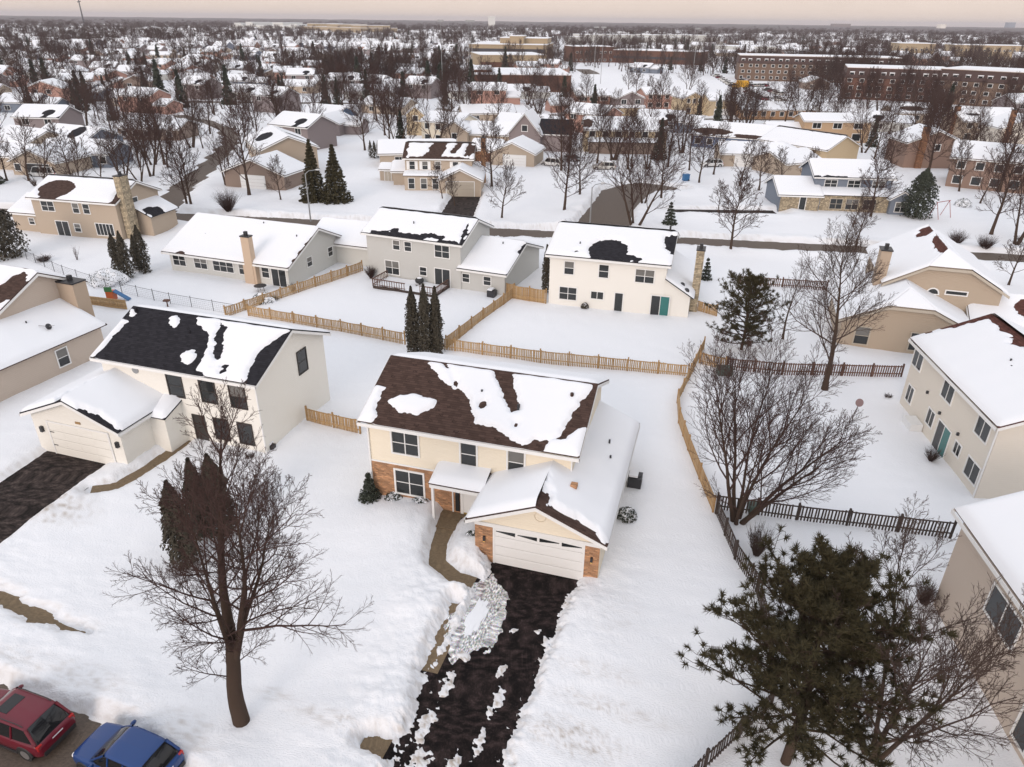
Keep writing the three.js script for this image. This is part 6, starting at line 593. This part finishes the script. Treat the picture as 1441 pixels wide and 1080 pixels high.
{ // yard trees of the far neighbourhood, and the woods behind
  const mk = (o, label) => bareTree('bare_tree', label, o, 0, 0, 0, 'bare trees of the far neighbourhood');
  const far = [mk({ seed: 201, h: 13, r: 0.26, fork: 0.18, kids: [15, 8, 6], ang: [0.8, 0.6, 0.6], ratio: [0.5, 0.5, 0.45], up: [0, 0.6, 0.3], wig: 0.3, slim: 0.016, twigR: 0.026, sides: 6 }, 'tall bare tree among the far roofs'), mk({ seed: 202, h: 11, r: 0.24, stems: 3, spread: 0.3, fork: 0.15, kids: [8, 8, 6], ang: [0.6, 0.6, 0.6], ratio: [0.55, 0.5, 0.45], up: [0, 0.5, 0.3], wig: 0.3, slim: 0.016, twigR: 0.026, sides: 6 }, 'many-stemmed bare tree among the far roofs'), mk({ seed: 203, h: 10, r: 0.22, fork: 0.22, kids: [14, 8, 6], ang: [1.0, 0.65, 0.6], ratio: [0.52, 0.5, 0.45], up: [0, 0.5, 0.3], wig: 0.34, slim: 0.016, twigR: 0.026, sides: 6, twig: twigGrey }, 'round bare tree among the far roofs')];
  const ev = spruce('dark spruce among the far roofs', 0, 0, 10, 2.6, 1500, 91, 'spruces of the far neighbourhood', needleDark, 0.32);
  const R = rng(9), spots = []; for (let k = 0; k < 1150; k++) { const d = 118 + 420 * Math.pow(R(), 0.9), a = (R() - 0.5) * 1.5, x = Math.sin(a) * d * 1.05, z = -Math.cos(a) * d; if (!free(x, z, 1.5) || field(x, z) && R() < 0.94 || z > -108 || (x > -40 && x < 75 && z > -140)) continue; spots.push([x, z]); }
  spots.sort((a, b) => Math.hypot(...a) - Math.hypot(...b)); let used0 = [0, 0, 0], nev = 0; spots.slice(0, 250).forEach(([x, z], i) => { if (R() < 0.05) { const s = 0.6 + 0.5 * R(); if (!nev++) { ev.position.set(x, 0, z); ev.scale.setScalar(s); } else copyOf(ev, x, 0, z, R() * 6, null, s); return; } const k = Math.floor(R() * 3), s = 0.65 + 0.5 * R(); if (!used0[k]++) { far[k].position.set(x, 0, z); far[k].scale.setScalar(s); } else copyOf(far[k], x, 0, z, R() * 6.28, null, s); });
  // the woods: too many to count
  const g2 = [growBare({ seed: 301, h: 13, r: 0.3, fork: 0.15, kids: [12, 7, 4], ang: [0.75, 0.6, 0.6], ratio: [0.5, 0.5, 0.45], up: [0, 0.6, 0.3], wig: 0.3, slim: 0.02, twigR: 0.045, sides: 4 }), growBare({ seed: 302, h: 12, r: 0.3, stems: 2, spread: 0.3, fork: 0.15, kids: [9, 7, 4], ang: [0.7, 0.6, 0.6], ratio: [0.52, 0.5, 0.45], up: [0, 0.5, 0.3], wig: 0.3, slim: 0.02, twigR: 0.045, sides: 4 })].map(t => mergeGeometries([t.trunk, t.limbs]));
  const rest = spots.slice(250).filter(([x, z]) => Math.hypot(x, z) > 300 ? R() < 0.75 : true); for (let k = 0; k < 26000; k++) { const d = 330 * Math.pow(1 / (1 - R() * 0.93), 1.0), a = (R() - 0.5) * 1.66, x = Math.sin(a) * d * 1.1, z = -Math.cos(a) * d; if (field(x, z) || z > -330 || (!free(x, z, 1) && d < 800)) continue; const dens = d > 1500 ? 0.9 : d > 800 ? 0.5 + 0.5 * noise(x / 160, z / 160, 3) : 0.1 + 0.6 * noise(x / 120, z / 120, 3); if (R() > dens) continue; rest.push([x, z, d]); }
  const ms = [twig, twigGrey]; for (let q = 0; q < 2; q++) { const mine = rest.filter((_, i) => i % 2 === q), im = new THREE.InstancedMesh(g2[q], ms[q], mine.length), o = new THREE.Object3D(); mine.forEach(([x, z, d = 0], i) => { const s = 0.7 + 0.5 * R(), w = d > 600 ? 1 + Math.min(2.6, (d - 600) / 900) : 1; o.position.set(x, 0, z); o.rotation.y = R() * 6.28; o.scale.set(s * w, s, s * w); o.updateMatrix(); im.setMatrixAt(i, o.matrix); }); im.name = numbered('far_woods'); im.castShadow = im.receiveShadow = true; scene.add(im); tag(im, q ? 'grey brown leafless woods spreading to the horizon' : 'reddish brown leafless woods spreading to the horizon', 'woods', null, 'stuff'); }
  const em = new THREE.InstancedMesh(spruceGeo(11, 2.8, 500, 5, 0.6), needleDark, 220), o = new THREE.Object3D(); for (let i = 0; i < 220; i++) { let x, z; do { const d = 260 + 1400 * R() * R(), a = (R() - 0.5) * 1.6; x = Math.sin(a) * d * 1.1; z = -Math.cos(a) * d; } while (field(x, z) || !free(x, z, 1)); o.position.set(x, 0, z); o.scale.setScalar(0.6 + 0.6 * R()); o.rotation.y = R() * 6; o.updateMatrix(); em.setMatrixAt(i, o.matrix); } em.name = 'far_evergreens'; scene.add(em); tag(em, 'dark evergreens scattered through the far woods', 'woods', null, 'stuff');
  // ridge of hazy woodland closing the horizon
  const rg = new MB(); for (const [d, h] of [[3200, 13], [4200, 17], [5600, 22]]) for (let k = 0; k < 220; k++) { const a0 = -1.1 + k * 0.01, a1 = a0 + 0.01, y0 = h * (0.9 + 0.12 * noise(k * 0.43, d)), y1 = h * (0.9 + 0.12 * noise((k + 1) * 0.43, d)), p = (a, y, e) => V3(Math.sin(a) * (d + e), y, -Math.cos(a) * (d + e)); rg.quad(p(a0, -1, 0), p(a1, -1, 0), p(a1, y1, 60), p(a0, y0, 60)).quad(p(a0, y0, 60), p(a1, y1, 60), p(a1, y1 * 0.8, 500), p(a0, y0 * 0.8, 500)); }
  tag(rg.build('woodland_ridge', mat('far_wood', [0.10, 0.085, 0.085], 1), scene), 'low woodland ridge along the horizon', null, null, 'structure');
}
scene.fog = new THREE.FogExp2(new THREE.Color(0.80, 0.78, 0.84), 0.00011);
renderer.render(scene, camera);
